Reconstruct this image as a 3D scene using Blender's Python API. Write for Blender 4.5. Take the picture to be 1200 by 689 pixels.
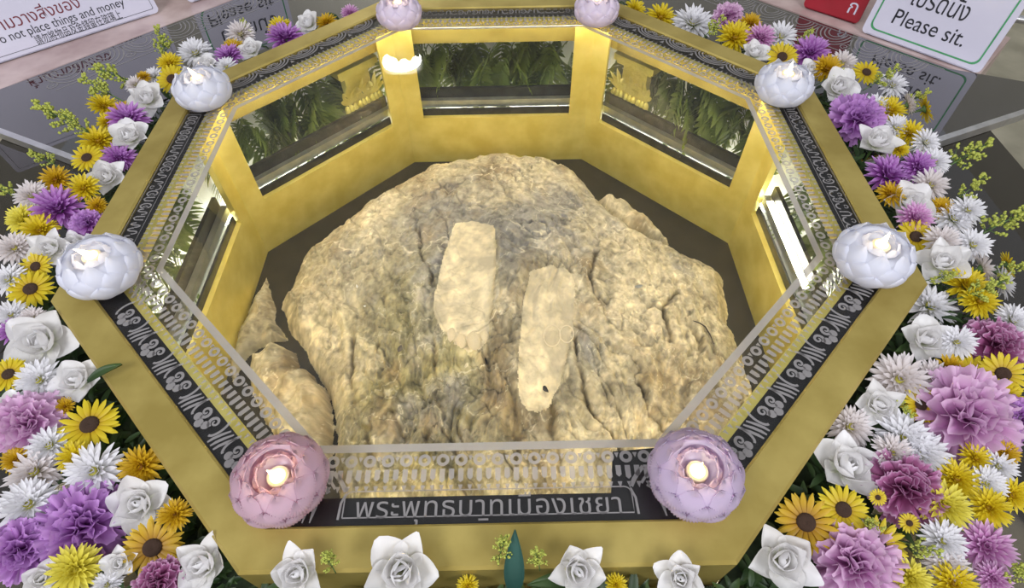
import bpy, math, random
import numpy as np
from mathutils import Vector, Matrix
R_ = math.radians; PI = math.pi
sc = bpy.context.scene
for o in list(bpy.data.objects): bpy.data.objects.remove(o)
col = sc.collection
# ------------------------------------------------------------------ camera, world, lights, exposure
TOP = 0.80                                   # height of the glass top above the floor
CAM = np.array([0.0320, -0.8594, TOP + 0.7241]); PITCH, YAW, ROLL = 0.66572, -0.00463, -0.01568
W, H, FPX = 1200, 689, 683.24
cam = bpy.data.cameras.new('camera'); cam_o = bpy.data.objects.new('camera', cam); col.objects.link(cam_o)
cam.sensor_width = 36; cam.lens = FPX / W * 36; cam.clip_start = 0.01; cam.clip_end = 50
MC = Matrix.Rotation(YAW, 4, 'Z') @ Matrix.Rotation(PITCH, 4, 'X') @ Matrix.Rotation(ROLL, 4, 'Z')
cam_o.matrix_world = Matrix.Translation(Vector(CAM)) @ MC
sc.camera = cam_o
RC = np.array(MC.to_3x3())
world = bpy.data.worlds.new('world'); sc.world = world; world.use_nodes = True
bg = world.node_tree.nodes['Background']; bg.inputs[0].default_value = (0.90, 0.93, 1.0, 1); bg.inputs[1].default_value = 0.46
def area(name, loc, target, size, power, color):
    l = bpy.data.lights.new(name, 'AREA'); l.shape = 'RECTANGLE'; l.size, l.size_y = size; l.energy = power; l.color = color
    o = bpy.data.objects.new(name, l); col.objects.link(o); o.location = loc
    o.rotation_euler = (Vector(target) - Vector(loc)).to_track_quat('-Z', 'Y').to_euler(); return o
area('overhead_fill_light', (-1.6, -2.2, 3.2), (0, 0, .8), (1.6, 1.2), 85, (0.95, 0.96, 1.0))  # pair of unseen overhead fills, added for soft light; no ceiling is built
area('overhead_fill_light', (1.7, -2.2, 3.2), (0, 0, .8), (1.6, 1.2), 70, (0.95, 0.96, 1.0))
sc.view_settings.view_transform = 'Standard'; sc.view_settings.look = 'None'; sc.view_settings.gamma = 1
sc.view_settings.use_curve_mapping = False; sc.view_settings.exposure = 0.0
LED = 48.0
# ------------------------------------------------------------------ helpers
def ray(px, py): return RC @ np.array([(px - W / 2) / FPX, -(py - H / 2) / FPX, -1.0])
def at(px, py, z):                            # photograph pixel -> point at height z (absolute)
    d = ray(px, py); return CAM + d * ((z - CAM[2]) / d[2])
def depth(p): return -float((np.array(p) - CAM) @ RC[:, 2])
def noise_grid():
    r = np.random.RandomState(7); return r.rand(64, 64)
NG = [np.random.RandomState(k).rand(64, 64) for k in range(8)]
def vnoise(x, y, k=0):
    g = NG[k % 8]; xi = np.floor(x).astype(int); yi = np.floor(y).astype(int); fx = x - xi; fy = y - yi
    fx = fx * fx * fx * (fx * (fx * 6 - 15) + 10); fy = fy * fy * fy * (fy * (fy * 6 - 15) + 10)
    a = g[xi % 64, yi % 64]; b = g[(xi + 1) % 64, yi % 64]; c = g[xi % 64, (yi + 1) % 64]; d = g[(xi + 1) % 64, (yi + 1) % 64]
    return (a * (1 - fx) + b * fx) * (1 - fy) + (c * (1 - fx) + d * fx) * fy - .5
def fbm(x, y, oct=5, k=0, gain=.5):
    s = 0; a = 1
    for i in range(oct):
        c, n = math.cos(i * 1.3), math.sin(i * 1.3)
        s = s + a * vnoise((x * c - y * n) + 17.3 * i, (x * n + y * c) + 5.1 * i, k + i); x = x * 2.03; y = y * 2.03; a *= gain
    return s
class G:                                      # mesh collector
    def __init__(s): s.v = []; s.f = []; s.t = []; s.n = 0
    def add(s, v, f, t=None):
        v = np.asarray(v, float).reshape(-1, 3); s.v.append(v); s.f += [tuple(int(i) + s.n for i in q) for q in f]
        s.t.append(np.zeros(len(v)) if t is None else np.asarray(t, float).ravel()); s.n += len(v); return s
    def grid(s, P, t=None, closed=False):     # P: (a,b,3)
        a, b = P.shape[:2]; f = []
        for i in range(a - 1):
            for j in range(b if closed else b - 1):
                k = (j + 1) % b; f.append((i * b + j, i * b + k, (i + 1) * b + k, (i + 1) * b + j))
        return s.add(P.reshape(-1, 3), f, t)
    def box(s, c, size, M=None):
        x, y, z = np.array(size) / 2; P = np.array([(i, j, k) for i in (-x, x) for j in (-y, y) for k in (-z, z)])
        if M is not None: P = P @ np.array(M).T
        return s.add(P + np.array(c), [(0, 1, 3, 2), (4, 6, 7, 5), (0, 4, 5, 1), (2, 3, 7, 6), (0, 2, 6, 4), (1, 5, 7, 3)])
    def lathe(s, prof, n=32, cap=True, t=None, wob=None):
        a = np.arange(n) * 2 * PI / n; P = np.array([[(r * math.cos(q), r * math.sin(q), z) for q in a] for r, z in prof])
        return s.grid(P, None if t is None else np.repeat(t, n), True)
    def tube(s, pts, r, n=6):
        pts = np.asarray(pts, float); rr = np.broadcast_to(np.asarray(r, float), (len(pts),)); rings = []
        T = np.gradient(pts, axis=0); T /= np.linalg.norm(T, axis=1)[:, None] + 1e-12
        up = np.array([0, 0, 1.0]) if abs(T[0][2]) < .9 else np.array([1.0, 0, 0])
        for p, t, q in zip(pts, T, rr):
            x = np.cross(up, t); x /= np.linalg.norm(x) + 1e-12; y = np.cross(t, x)
            rings.append([p + q * (math.cos(k * 2 * PI / n) * x + math.sin(k * 2 * PI / n) * y) for k in range(n)])
        b = s.n; s.grid(np.array(rings), None, True); m = len(pts)
        s.f.append(tuple(b + i for i in range(n))[::-1]); s.f.append(tuple(b + (m - 1) * n + i for i in range(n))); return s
    def ball(s, c, r, n=6, m=4, sq=(1, 1, 1), t=None):
        P = np.array([[(math.sin(i * PI / m) * math.cos(j * 2 * PI / n), math.sin(i * PI / m) * math.sin(j * 2 * PI / n), math.cos(i * PI / m)) for j in range(n)] for i in range(m + 1)])
        return s.grid(P * np.array(sq) * r + np.array(c), None if t is None else np.full((m + 1) * n, t), True)
    def mesh(s, name, smooth=True):
        me = bpy.data.meshes.new(name); V = np.concatenate(s.v) if s.v else np.zeros((0, 3))
        me.from_pydata(V.tolist(), [], s.f); me.validate()
        if smooth: me.polygons.foreach_set('use_smooth', [True] * len(me.polygons))
        T = np.concatenate(s.t)
        if T.any() and len(T) == len(me.vertices):
            me.attributes.new('t', 'FLOAT', 'POINT').data.foreach_set('value', T.astype(np.float32))
        me.update(); return me
def link(name, me, mat, parent=None, loc=None):
    o = bpy.data.objects.new(name, me); col.objects.link(o)
    if mat is not None and me is not None and not me.materials: me.materials.append(mat)
    if parent is not None: o.parent = parent
    if loc is not None: o.location = loc
    return o
def put(name, g, mat, parent=None, smooth=False, loc=None): return link(name, g.mesh(name, smooth), mat, parent, loc)
def tag(o, label, cat, group=None, kind=None):
    o['label'] = label; o['category'] = cat
    if group: o['group'] = group
    if kind: o['kind'] = kind
    return o
def thing(name, label, cat, loc=(0, 0, 0), group=None):
    o = bpy.data.objects.new(name, None); col.objects.link(o); o.location = loc; o.empty_display_size = .02
    return tag(o, label, cat, group)
def struct(name, g, mat): o = put(name, g, mat); o['kind'] = 'structure'; return o
# ------------------------------------------------------------------ materials
def mat(name, color, rough=.5, metal=0, **kw):
    m = bpy.data.materials.new(name); m.use_nodes = True; nt = m.node_tree; b = nt.nodes['Principled BSDF']
    b.inputs['Base Color'].default_value = (*color, 1); b.inputs['Roughness'].default_value = rough; b.inputs['Metallic'].default_value = metal
    for k, v in kw.items(): b.inputs[k.replace('_', ' ')].default_value = v
    return m
def nodes(m): return m.node_tree, m.node_tree.nodes['Principled BSDF']
def noisy(m, c1, c2, scale, detail=6, bump=0, bscale=None, stretch=None, lo=.35, hi=.65, dist=.002):
    nt, b = nodes(m); N = nt.nodes; L = nt.links
    tc = N.new('ShaderNodeTexCoord'); mp = N.new('ShaderNodeMapping'); L.new(tc.outputs['Object'], mp.inputs[0])
    if stretch: mp.inputs['Scale'].default_value = stretch
    n = N.new('ShaderNodeTexNoise'); n.inputs['Scale'].default_value = scale; n.inputs['Detail'].default_value = detail; L.new(mp.outputs[0], n.inputs['Vector'])
    r = N.new('ShaderNodeValToRGB'); r.color_ramp.elements[0].position = lo; r.color_ramp.elements[1].position = hi
    r.color_ramp.elements[0].color = (*c1, 1); r.color_ramp.elements[1].color = (*c2, 1)
    L.new(n.outputs['Fac'], r.inputs[0]); L.new(r.outputs[0], b.inputs['Base Color'])
    if bump:
        n2 = N.new('ShaderNodeTexNoise'); n2.inputs['Scale'].default_value = bscale or scale * 4; n2.inputs['Detail'].default_value = 8; L.new(mp.outputs[0], n2.inputs['Vector'])
        bp = N.new('ShaderNodeBump'); bp.inputs['Strength'].default_value = bump; bp.inputs['Distance'].default_value = dist
        L.new(n2.outputs['Fac'], bp.inputs['Height']); L.new(bp.outputs[0], b.inputs['Normal'])
    return m
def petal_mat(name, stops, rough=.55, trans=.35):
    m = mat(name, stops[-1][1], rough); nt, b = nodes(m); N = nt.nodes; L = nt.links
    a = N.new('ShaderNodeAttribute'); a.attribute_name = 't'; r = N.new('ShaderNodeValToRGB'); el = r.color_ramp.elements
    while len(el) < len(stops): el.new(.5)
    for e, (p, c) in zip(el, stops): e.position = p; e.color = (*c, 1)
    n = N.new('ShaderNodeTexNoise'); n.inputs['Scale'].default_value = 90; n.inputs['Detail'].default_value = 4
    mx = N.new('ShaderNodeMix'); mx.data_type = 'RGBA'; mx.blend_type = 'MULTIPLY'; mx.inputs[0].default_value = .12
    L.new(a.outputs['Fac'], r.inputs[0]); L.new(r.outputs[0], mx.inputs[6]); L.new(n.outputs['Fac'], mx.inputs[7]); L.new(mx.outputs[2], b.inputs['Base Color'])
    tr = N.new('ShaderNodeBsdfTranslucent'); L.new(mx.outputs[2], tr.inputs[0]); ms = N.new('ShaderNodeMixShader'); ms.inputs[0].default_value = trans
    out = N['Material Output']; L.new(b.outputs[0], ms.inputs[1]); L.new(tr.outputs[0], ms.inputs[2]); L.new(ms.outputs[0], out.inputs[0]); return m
def thin_glass(name, tint, refl, rough=0.0, ior=1.5, base=0.0, basecol=(0.02, 0.02, 0.02)):
    m = bpy.data.materials.new(name); m.use_nodes = True; nt = m.node_tree; N = nt.nodes; L = nt.links; N.remove(N['Principled BSDF'])
    tr = N.new('ShaderNodeBsdfTransparent'); tr.inputs[0].default_value = (*tint, 1); gl = N.new('ShaderNodeBsdfGlossy'); gl.inputs['Roughness'].default_value = rough
    fr = N.new('ShaderNodeFresnel'); fr.inputs[0].default_value = ior; mu = N.new('ShaderNodeMath'); mu.operation = 'MULTIPLY'; mu.inputs[1].default_value = refl; mu.use_clamp = True
    ms = N.new('ShaderNodeMixShader'); L.new(fr.outputs[0], mu.inputs[0]); L.new(mu.outputs[0], ms.inputs[0]); L.new(gl.outputs[0], ms.inputs[2])
    if base > 0:
        df = N.new('ShaderNodeBsdfDiffuse'); df.inputs[0].default_value = (*basecol, 1); m2 = N.new('ShaderNodeMixShader'); m2.inputs[0].default_value = base
        L.new(tr.outputs[0], m2.inputs[1]); L.new(df.outputs[0], m2.inputs[2]); L.new(m2.outputs[0], ms.inputs[1])
    else: L.new(tr.outputs[0], ms.inputs[1])
    L.new(ms.outputs[0], N['Material Output'].inputs[0]); return m
def emit(name, color, strength):
    m = mat(name, color); nt, b = nodes(m); b.inputs['Emission Color'].default_value = (*color, 1); b.inputs['Emission Strength'].default_value = strength; return m
M = {}
M['gold'] = noisy(mat('gold_leaf', (.8, .6, .15), .40, .60), (.74, .62, .15), (.87, .76, .25), 14, 6, .25, 60)
M['gold_rim'] = noisy(mat('aged_gold_rim', (.5, .36, .1), .45, .6), (.37, .28, .07), (.51, .40, .12), 11, 6, .2, 50)
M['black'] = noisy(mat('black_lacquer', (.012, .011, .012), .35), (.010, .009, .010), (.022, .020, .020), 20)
M['casefloor'] = noisy(mat('black_stone_floor', (.02, .018, .016), .6), (.005, .004, .004), (.016, .013, .011), 18, 8, .3, 60)
M['glass'] = thin_glass('clear_glass', (.985, .99, .98), .62)
M['pane'] = thin_glass('window_glass', (.95, .97, .95), .18)
M['steel'] = noisy(mat('brushed_steel', (.62, .62, .64), .3, .9), (.55, .55, .57), (.7, .7, .72), 30)
M['darkmetal'] = noisy(mat('dark_metal', (.03, .03, .032), .4, .5), (.022, .022, .024), (.05, .05, .052), 30)
M['led'] = emit('warm_led', (1.0, .90, .70), LED); M['fill_out'] = emit('white_fill_glow', (1.0, .97, .86), 26.0)  # second glow is only for the added fill outside the panes
M['marble'] = noisy(mat('pale_marble', (.6, .6, .58), .35), (.50, .50, .48), (.70, .70, .68), 6, 8)
M['pinkmarble'] = noisy(mat('pink_marble', (.5, .36, .34), .3), (.40, .28, .27), (.58, .45, .43), 12, 8)
M['mirror'] = thin_glass('dark_mirror_glass', (0, 0, 0), 2.7, .02, 1.5, 1.0, (.020, .019, .022))
M['smoky'] = thin_glass('smoky_glass', (.80, .76, .68), 1.5, .01, 1.5, .22, (.10, .085, .065))
M['foam'] = noisy(mat('wet_floral_foam', (.02, .035, .015), .9), (.012, .022, .010), (.03, .05, .02), 60)
M['brown'] = noisy(mat('brown_granite', (.05, .035, .025), .4), (.06, .042, .028), (.11, .08, .055), 14, 8)
M['tile'] = noisy(mat('olive_marble_tile', (.4, .37, .28), .3), (.30, .28, .21), (.46, .43, .33), 5, 8)
def etched(name, c, fac):
    m = bpy.data.materials.new(name); m.use_nodes = True; nt = m.node_tree; N = nt.nodes; L = nt.links; N.remove(N['Principled BSDF'])
    tr = N.new('ShaderNodeBsdfTransparent'); df = N.new('ShaderNodeBsdfDiffuse'); df.inputs[0].default_value = (*c, 1)
    tl = N.new('ShaderNodeBsdfTranslucent'); tl.inputs[0].default_value = (*c, 1); a = N.new('ShaderNodeMixShader'); a.inputs[0].default_value = .3
    n = N.new('ShaderNodeTexNoise'); n.inputs['Scale'].default_value = 60; mr = N.new('ShaderNodeMapRange'); mr.inputs[3].default_value = fac - .06; mr.inputs[4].default_value = fac + .06
    L.new(n.outputs['Fac'], mr.inputs[0]); ms = N.new('ShaderNodeMixShader'); L.new(mr.outputs[0], ms.inputs[0])
    L.new(df.outputs[0], a.inputs[1]); L.new(tl.outputs[0], a.inputs[2]); L.new(tr.outputs[0], ms.inputs[1]); L.new(a.outputs[0], ms.inputs[2]); L.new(ms.outputs[0], N['Material Output'].inputs[0]); return m
M['etch'] = etched('etched_glass', (.40, .38, .38), .74)
M['frost'] = etched('frosted_line', (.40, .38, .36), .88)
# ------------------------------------------------------------------ octagon helpers (side k: 0 back, 1 back-notice ... angle of its outward normal)
T22 = math.tan(PI / 8)
SIDES = dict(front=-90, front_right=-45, right=0, back_right=45, back=90, back_left=135, left=180, front_left=-135)
def sw(a, u, v, z):                           # side angle (deg), u along the side (to the right seen from outside... clockwise), v apothem
    a = R_(a); n = np.array([math.cos(a), math.sin(a)]); t = np.array([-n[1], n[0]])
    p = np.multiply.outer(np.asarray(v, float), n) + np.multiply.outer(np.asarray(u, float), t)
    return np.concatenate([p, np.broadcast_to(np.asarray(z, float), p.shape[:-1])[..., None]], -1)
def ring(g, prof, closed_prof=False):         # prof: list of (apothem, z); swept round the octagon with sharp corners
    P = []
    for ap, z in prof:
        rr = ap / math.cos(PI / 8); P.append([(rr * math.cos(R_(22.5 + 45 * k)), rr * math.sin(R_(22.5 + 45 * k)), z) for k in range(8)])
    if closed_prof: P.append(P[0])
    return g.grid(np.array(P), None, True)
def prism(g, a, u0, u1, v0, v1, z0, z1):
    P = [sw(a, u, v, z) for u in (u0, u1) for v in (v0, v1) for z in (z0, z1)]
    return g.add(P, [(0, 1, 3, 2), (4, 6, 7, 5), (0, 4, 5, 1), (2, 3, 7, 6), (0, 2, 6, 4), (1, 5, 7, 3)])
def slab8(g, a, v0, v1, z0, z1, mitre=1.0):   # trapezoid slab of one octagon side between two apothems
    P = []
    for v in (v0, v1):
        for sgn in (-1, 1):
            for z in (z0, z1): P.append(sw(a, sgn * v * T22 * mitre, v, z))
    return g.add(P, [(0, 1, 3, 2), (4, 6, 7, 5), (0, 4, 5, 1), (2, 3, 7, 6), (0, 2, 6, 4), (1, 5, 7, 3)])
# ------------------------------------------------------------------ setting: floor
g = G(); g.box((0, .5, -.02), (9, 9, .04)); struct('floor', g, M['brown'])
g = G()
for i in range(-6, 7):
    for j in range(-5, 9):
        c = np.array([i * .62, j * .62]); r = R_(45); q = np.array([c[0] * math.cos(r) - c[1] * math.sin(r), c[0] * math.sin(r) + c[1] * math.cos(r)]) + np.array([.16, .30])
        if (i + j) % 2 == 0: g.box((q[0], q[1], .001), (.60, .60, .002), Matrix.Rotation(r, 3, 'Z'))
struct('trim_1', g, M['tile'])
g = G(); slab8(g, 135, 1.34, 3.2, .0, .02); slab8(g, 45, 1.34, 3.2, .0, .02); struct('trim_2', g, M['tile'])
M['wallm'] = noisy(mat('beige_wall', (.6, .57, .48), .7), (.74, .71, .60), (.80, .77, .67), 2)
for nm, c, sz in (('wall_back', (0, 5.05, 1.8), (9.2, .1, 3.6)), ('wall_front', (0, -4.05, 1.8), (9.2, .1, 3.6)), ('wall_left', (-4.55, .5, 1.8), (.1, 9, 3.6)), ('wall_right', (4.55, .5, 1.8), (.1, 9, 3.6))):
    g = G(); g.box(c, sz); struct(nm, g, M['wallm'])
# ------------------------------------------------------------------ the shrine case
case = thing('shrine_case', 'gold octagonal glass-topped case holding the footprint rock', 'display case')
Z = lambda z: TOP + z
TB = -.09                                     # table top, relative to the glass top
IW, OW = .655, .674                           # interior wall planes
SILL, FLR = -.334, -.50
g = G(); ring(g, [(.642, Z(-.012)), (.642, Z(.001)), (.645, Z(.004)), (.690, Z(.004)), (.694, Z(.000)), (.694, Z(TB - .02)), (.678, Z(TB - .02)), (.678, Z(-.012))], True); put('gold_rim', g, M['gold_rim'], case)
g = G(); ring(g, [(.606, Z(-.012)), (.606, Z(-.006)), (.642, Z(-.006)), (.642, Z(-.012))], True); put('black_border', g, M['black'], case)
for nm, a in SIDES.items():
    g = G()
    if nm != 'front':
        slab8(g, a, .592, .606, Z(-.022), Z(-.006)); put('gold_lip', g, M['gold'], case)
    g = G(); slab8(g, a, IW, OW, Z(FLR), Z(SILL)); put('lower_panel', g, M['gold'], case)
    g = G(); slab8(g, a, .625, OW, Z(-.035), Z(-.0125)); put('top_beam', g, M['gold'], case)
    g = G(); prism(g, a, -.222, .222, OW + .0005, OW + .004, Z(SILL + .002), Z(-.036)); pane = put('side_pane', g, M['pane'], case)
    g = G(); prism(g, a, -.222, .222, OW - .006, OW - .001, Z(SILL + .0005), Z(SILL + .022)); put('pane_frame', g, M['darkmetal'], pane)
    g = G(); prism(g, a, -.24, .24, OW + .006, OW + .022, Z(SILL + .02), Z(SILL + .043)); put('steel_rail', g, M['steel'], case)
    g = G(); prism(g, a, -.24, .24, OW + .024, OW + .034, Z(SILL + .02), Z(SILL + .072)); put('dark_rail', g, M['darkmetal'], case)
    g = G(); slab8(g, a, .626, .638, Z(-.040), Z(-.036), .92); put('led_strip', g, M['led'], case)
    if not nm.startswith('front'): g = G(); slab8(g, a, .84, .86, .30, .308, .9); put('outer_fill_strip', g, M['fill_out'], case)  # added glowing strips, hidden below the sill, to brighten ferns and skirt
    if nm == 'right': g = G(); prism(g, a, -.06, .215, OW + .0065, OW + .021, Z(SILL + .0435), Z(SILL + .046)); put('sill_glare_strip', g, M['led'], case)  # added glowing strip standing in for the glare along the sill
for k in range(8):                            # L-shaped corner posts
    c = R_(22.5 + 45 * k); P = []
    a0, a1 = 45 * k, 45 * k + 45; w = .052
    pts = [sw(a0, IW * T22, IW, 0), sw(a0, IW * T22 - w, IW, 0), sw(a0, OW * T22 - w, OW, 0), sw(a0, OW * T22, OW, 0), sw(a1, -OW * T22 + w, OW, 0), sw(a1, -IW * T22 + w, IW, 0)]
    for z in (Z(SILL), Z(-.035)):
        for p in pts: P.append((p[0], p[1], z))
    g = G(); n = 6; g.add(P, [(0, 1, 2, 3), (0, 3, 4, 5), (9, 8, 7, 6), (11, 10, 9, 6)] + [(i, (i + 1) % n, (i + 1) % n + n, i + n) for i in range(n)])
    put('corner_post', g, M['gold'], case)
for px_ in ([(718, 529), (800, 522), (835, 535), (800, 607), (716, 584)],):  # black plate put in for the dark reflection at this corner of the glass
    g = G(); q = [at(x, y, Z(-.0065)) for x, y in px_]; n = len(q); g.add(np.vstack([q, np.array(q) - [0, 0, .003]]), [tuple(range(n))[::-1], tuple(range(n, 2 * n))] + [(i, (i + 1) % n, (i + 1) % n + n, i + n) for i in range(n)]); put('dark_reflection_plate', g, M['black'], case)
g = G(); P = [(IW / math.cos(PI / 8) * math.cos(R_(22.5 + 45 * k)), IW / math.cos(PI / 8) * math.sin(R_(22.5 + 45 * k))) for k in range(8)]
g.add([(x, y, Z(FLR - .02)) for x, y in P] + [(x, y, Z(FLR)) for x, y in P], [tuple(range(7, -1, -1)), tuple(range(8, 16))] + [(i, (i + 1) % 8, (i + 1) % 8 + 8, i + 8) for i in range(8)]); put('case_floor', g, M['casefloor'], case)
g = G(); ring(g, [(.66, .003), (.66, Z(FLR - .02)), (.6, Z(FLR - .02)), (.6, .003)], True); put('base', g, M['darkmetal'], case)
g = G(); rr = .642 / math.cos(PI / 8); P = [(rr * math.cos(R_(22.5 + 45 * k)), rr * math.sin(R_(22.5 + 45 * k))) for k in range(8)]
g.add([(x, y, Z(0)) for x, y in P], [tuple(range(8))]); put('glass_top', g, M['glass'], case)
# frosted line + etched ornament, all cut in the surface of the glass
ZE = Z(.0006)
g = G(); ring(g, [(.5385, ZE + .0002), (.5495, ZE + .0002)]); put('frosted_line', g, M['frost'], case)
def ribbon(g, pts, w, a, z=None, closed=False):   # pts in (u,v)
    p = np.asarray(pts, float)
    if closed: p = np.vstack([p, p[:1]])
    d = np.gradient(p, axis=0)
    if closed: d[0] = d[-1] = p[1] - p[-2]
    d /= np.linalg.norm(d, axis=1)[:, None] + 1e-12
    n = np.stack([-d[:, 1], d[:, 0]], 1); wv = np.broadcast_to(np.asarray(w, float), (len(p),))[:, None] / 2
    A, B = p + n * wv, p - n * wv
    g.grid(np.stack([sw(a, A[:, 0], A[:, 1], z or ZE), sw(a, B[:, 0], B[:, 1], z or ZE)], 1))
def blob(g, pts, a):
    p = np.asarray(pts, float); g.add(sw(a, p[:, 0], p[:, 1], ZE), [tuple(range(len(p)))])
def arc(cx, cy, rx, ry, d0, d1, n=12):
    q = np.radians(np.linspace(d0, d1, n)); return np.stack([cx + rx * np.cos(q), cy + ry * np.sin(q)], 1)
V0, V1 = .6085, .6395
def spiral(cx, cy, r, d0, turns, n=16):
    q = np.radians(d0) + np.linspace(0, turns * 2 * PI, n); s = np.linspace(1, .15, n) * r; return np.stack([cx + s * np.cos(q), cy + s * np.sin(q)], 1)
def inner_band(g, a, skip=()):
    half = .556 * T22 - .006; n = int(2 * half / .0232)
    for i in range(n + 1):
        u = -half + i * 2 * half / n
        if any(x0 < u < x1 for x0, x1 in skip): continue
        ribbon(g, arc(u, .5615, .0060, .0060, 0, 337.5, 14), .0046, a, closed=True)
        blob(g, [(u + half / n - .003, .556), (u + half / n + .003, .556), (u + half / n, .563)], a)
        for du, h in ((0, .015), (half / n, .012)):
            x = u + du
            blob(g, [(x - .0034, .573), (x + .0034, .573), (x + .0034, .573 + h), (x, .573 + h + .003), (x - .0034, .573 + h)], a)
            blob(g, [(x - .0030, .594), (x + .0030, .594), (x, .6025)], a)
def corner_fan(g, a, sgn):                     # nested bars running round the candle corners
    for k, r in enumerate((.060, .069, .078, .088)):
        c = (sgn * .620 * T22, .640)
        ang = np.linspace(R_(200), R_(262), 10) if sgn > 0 else np.linspace(R_(340), R_(278), 10)
        p = np.stack([c[0] + r * np.cos(ang), c[1] + r * np.sin(ang)], 1); p = p[(p[:, 1] > .570) & (p[:, 1] < .603)]
        if len(p) > 2: ribbon(g, p, .0055 if k % 2 else .0035, a)
g = G()
for nm, a in SIDES.items():
    inner_band(g, a)
    for s in (-1, 1): corner_fan(g, a, s)
    L2 = .612 * T22 - .05
    if nm in ('front_left', 'front_right'):
        m = 5; st = 2 * L2 / m; s = -1 if nm == 'front_left' else 1
        for i in range(m):
            c = -L2 + (i + .5) * st
            for sg in (-1, 1):
                ribbon(g, spiral(c + sg * .0115, V0 + .009, .0085, 90, sg * 1.35, 20), np.linspace(.0052, .002, 20), a)
                ribbon(g, arc(c + sg * .022, V0 + .008, .007, .016, 90, 90 + sg * -150, 10), .0036, a)
            for dx, dz, r in ((-.0095, .020, .0062), (0, .0245, .0066), (.0095, .020, .0062)):
                q = np.linspace(0, 2 * PI, 14, endpoint=False); blob(g, np.stack([c + dx + s * .004 + r * .95 * np.cos(q), V0 + dz + r * np.sin(q)], 1), a)
            for k in (-1, 0, 1):
                x = c + st / 2 + k * .0075
                ribbon(g, [(x - .006 * s, V0), (x - .001 * s, V0 + .012), (x + .002 * s, V0 + .022), (x + .003 * s, V1 - .001)], [.0025, .0042, .0042, .0025], a)
    elif nm in ('back_left', 'back_right'):
        m = 5; st = 2 * L2 / m
        for i in range(m):
            c = -L2 + (i + .5) * st
            for k, f in enumerate((1, .80, .60)): ribbon(g, arc(c, V1, st * .52 * f, (V1 - V0) * f, 180, 360, 16), .0036, a)
            ribbon(g, spiral(c - .007, V1 - .006, .007, 180, 1.3), .0028, a); ribbon(g, spiral(c + .007, V1 - .006, .007, 0, -1.3), .0028, a)
            blob(g, arc(c, V1 - .003, .0025, .003, 0, 330, 8), a)
            blob(g, [(c + st / 2 - .005, V0), (c + st / 2 + .005, V0), (c + st / 2, V0 + .012)], a)
    else:
        fr = [(-L2, V0 + .001), (L2, V0 + .001), (L2, V1 - .001), (-L2, V1 - .001)]
        if nm != 'front':
            for v in (V0 + .001, V1 - .0005): ribbon(g, [(-L2, v), (L2, v)], .0009, a)
            for u in (-L2, L2): ribbon(g, [(u, V0 + .001), (u, V1 - .001)], .0012, a)
            rnd = random.Random(a); u = -L2 + .012; hgt = V1 - V0
            while u < L2 - .012:                   # looped script
                r = rnd.uniform(.0055, .0075); cy = V0 + hgt * .48; typ = rnd.randrange(4)
                if typ == 0: ribbon(g, arc(u, cy, r, .0095, 20, 330, 16), .0028, a); ribbon(g, arc(u + r * .3, cy, r * .35, .004, 0, 350, 10), .0014, a)
                elif typ == 1: ribbon(g, [(u - r, cy - .009), (u - r, cy + .006), (u - r * .4, cy + .010), (u + r * .4, cy + .006), (u + r * .5, cy - .009)], .0028, a)
                elif typ == 2: ribbon(g, arc(u, cy - .004, r, .006, 180, 380, 12), .0028, a); ribbon(g, arc(u - .001, cy + .007, r * .6, .0035, -60, 250, 10), .0018, a)
                else: ribbon(g, np.vstack([arc(u - r * .5, cy, r * .5, .009, 180, 0, 8), arc(u + r * .5, cy, r * .5, .009, 180, 360, 8)]), .0027, a)
                u += 2 * r + .0035
        for s in (-1, 1):                          # leaf flourish between script panel and candle
            for k in range(3):
                x = s * (L2 + .010 + k * .009)
                ribbon(g, [(x - s * .004, V0), (x, V0 + .012), (x + s * .003, V1 - .002)], [.001, .005, .0015], a)
put('etched_ornament', g, M['etch'], case)
def text_mesh(body, size, spacing=1.0):
    c = bpy.data.curves.new('lettering', 'FONT'); c.body = body; c.size = size; c.align_x = 'CENTER'; c.align_y = 'CENTER'; c.space_character = spacing; c.resolution_u = 4
    o = bpy.data.objects.new('lettering', c); col.objects.link(o); bpy.context.view_layer.update()
    me = bpy.data.meshes.new_from_object(o.evaluated_get(bpy.context.evaluated_depsgraph_get()))
    V = np.array([v.co[:] for v in me.vertices]).reshape(-1, 3); F = [tuple(p.vertices) for p in me.polygons]
    bpy.data.objects.remove(o); bpy.data.curves.remove(c); bpy.data.meshes.remove(me); return V, F
# front inscription: rounded frame and the lettering, read from the camera side
g = G(); VF0, VF1 = .6005, .6385; L2 = .178
V, F = text_mesh('พระพุทธบาทเมืองเชยา', .036, 1.04)
V[:, 0] *= (2 * L2 - .03) / (V[:, 0].max() - V[:, 0].min()); V[:, 0] -= (V[:, 0].max() + V[:, 0].min()) / 2
P = np.stack([V[:, 0], -(.6215) + V[:, 1] - .001, np.full(len(V), ZE)], 1); g.add(P, F); insc = put('inscription', g, M['etch'], case)
g = G()
c = .009; path = np.vstack([[(-L2, VF1 - .006)], arc(-L2 + c, VF0 + c, c, c, 180, 270, 6), arc(L2 - c, VF0 + c, c, c, 270, 360, 6), [(L2, VF1 - .006)], [(-L2, VF1 - .006)]])
ribbon(g, path, .0016, -90)
for s in (-1, 1): ribbon(g, [(s * (L2 + .005), VF1 - .004), (s * (L2 + .004), VF0 + .014), (s * (L2 - .001), VF0 + .002)], .003, -90)
blob(g, [(-.012, .6362), (.0, .6362), (.0, .6385), (-.012, .6385)], -90)
put('inscription_frame', g, M['etch'], insc)
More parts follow.
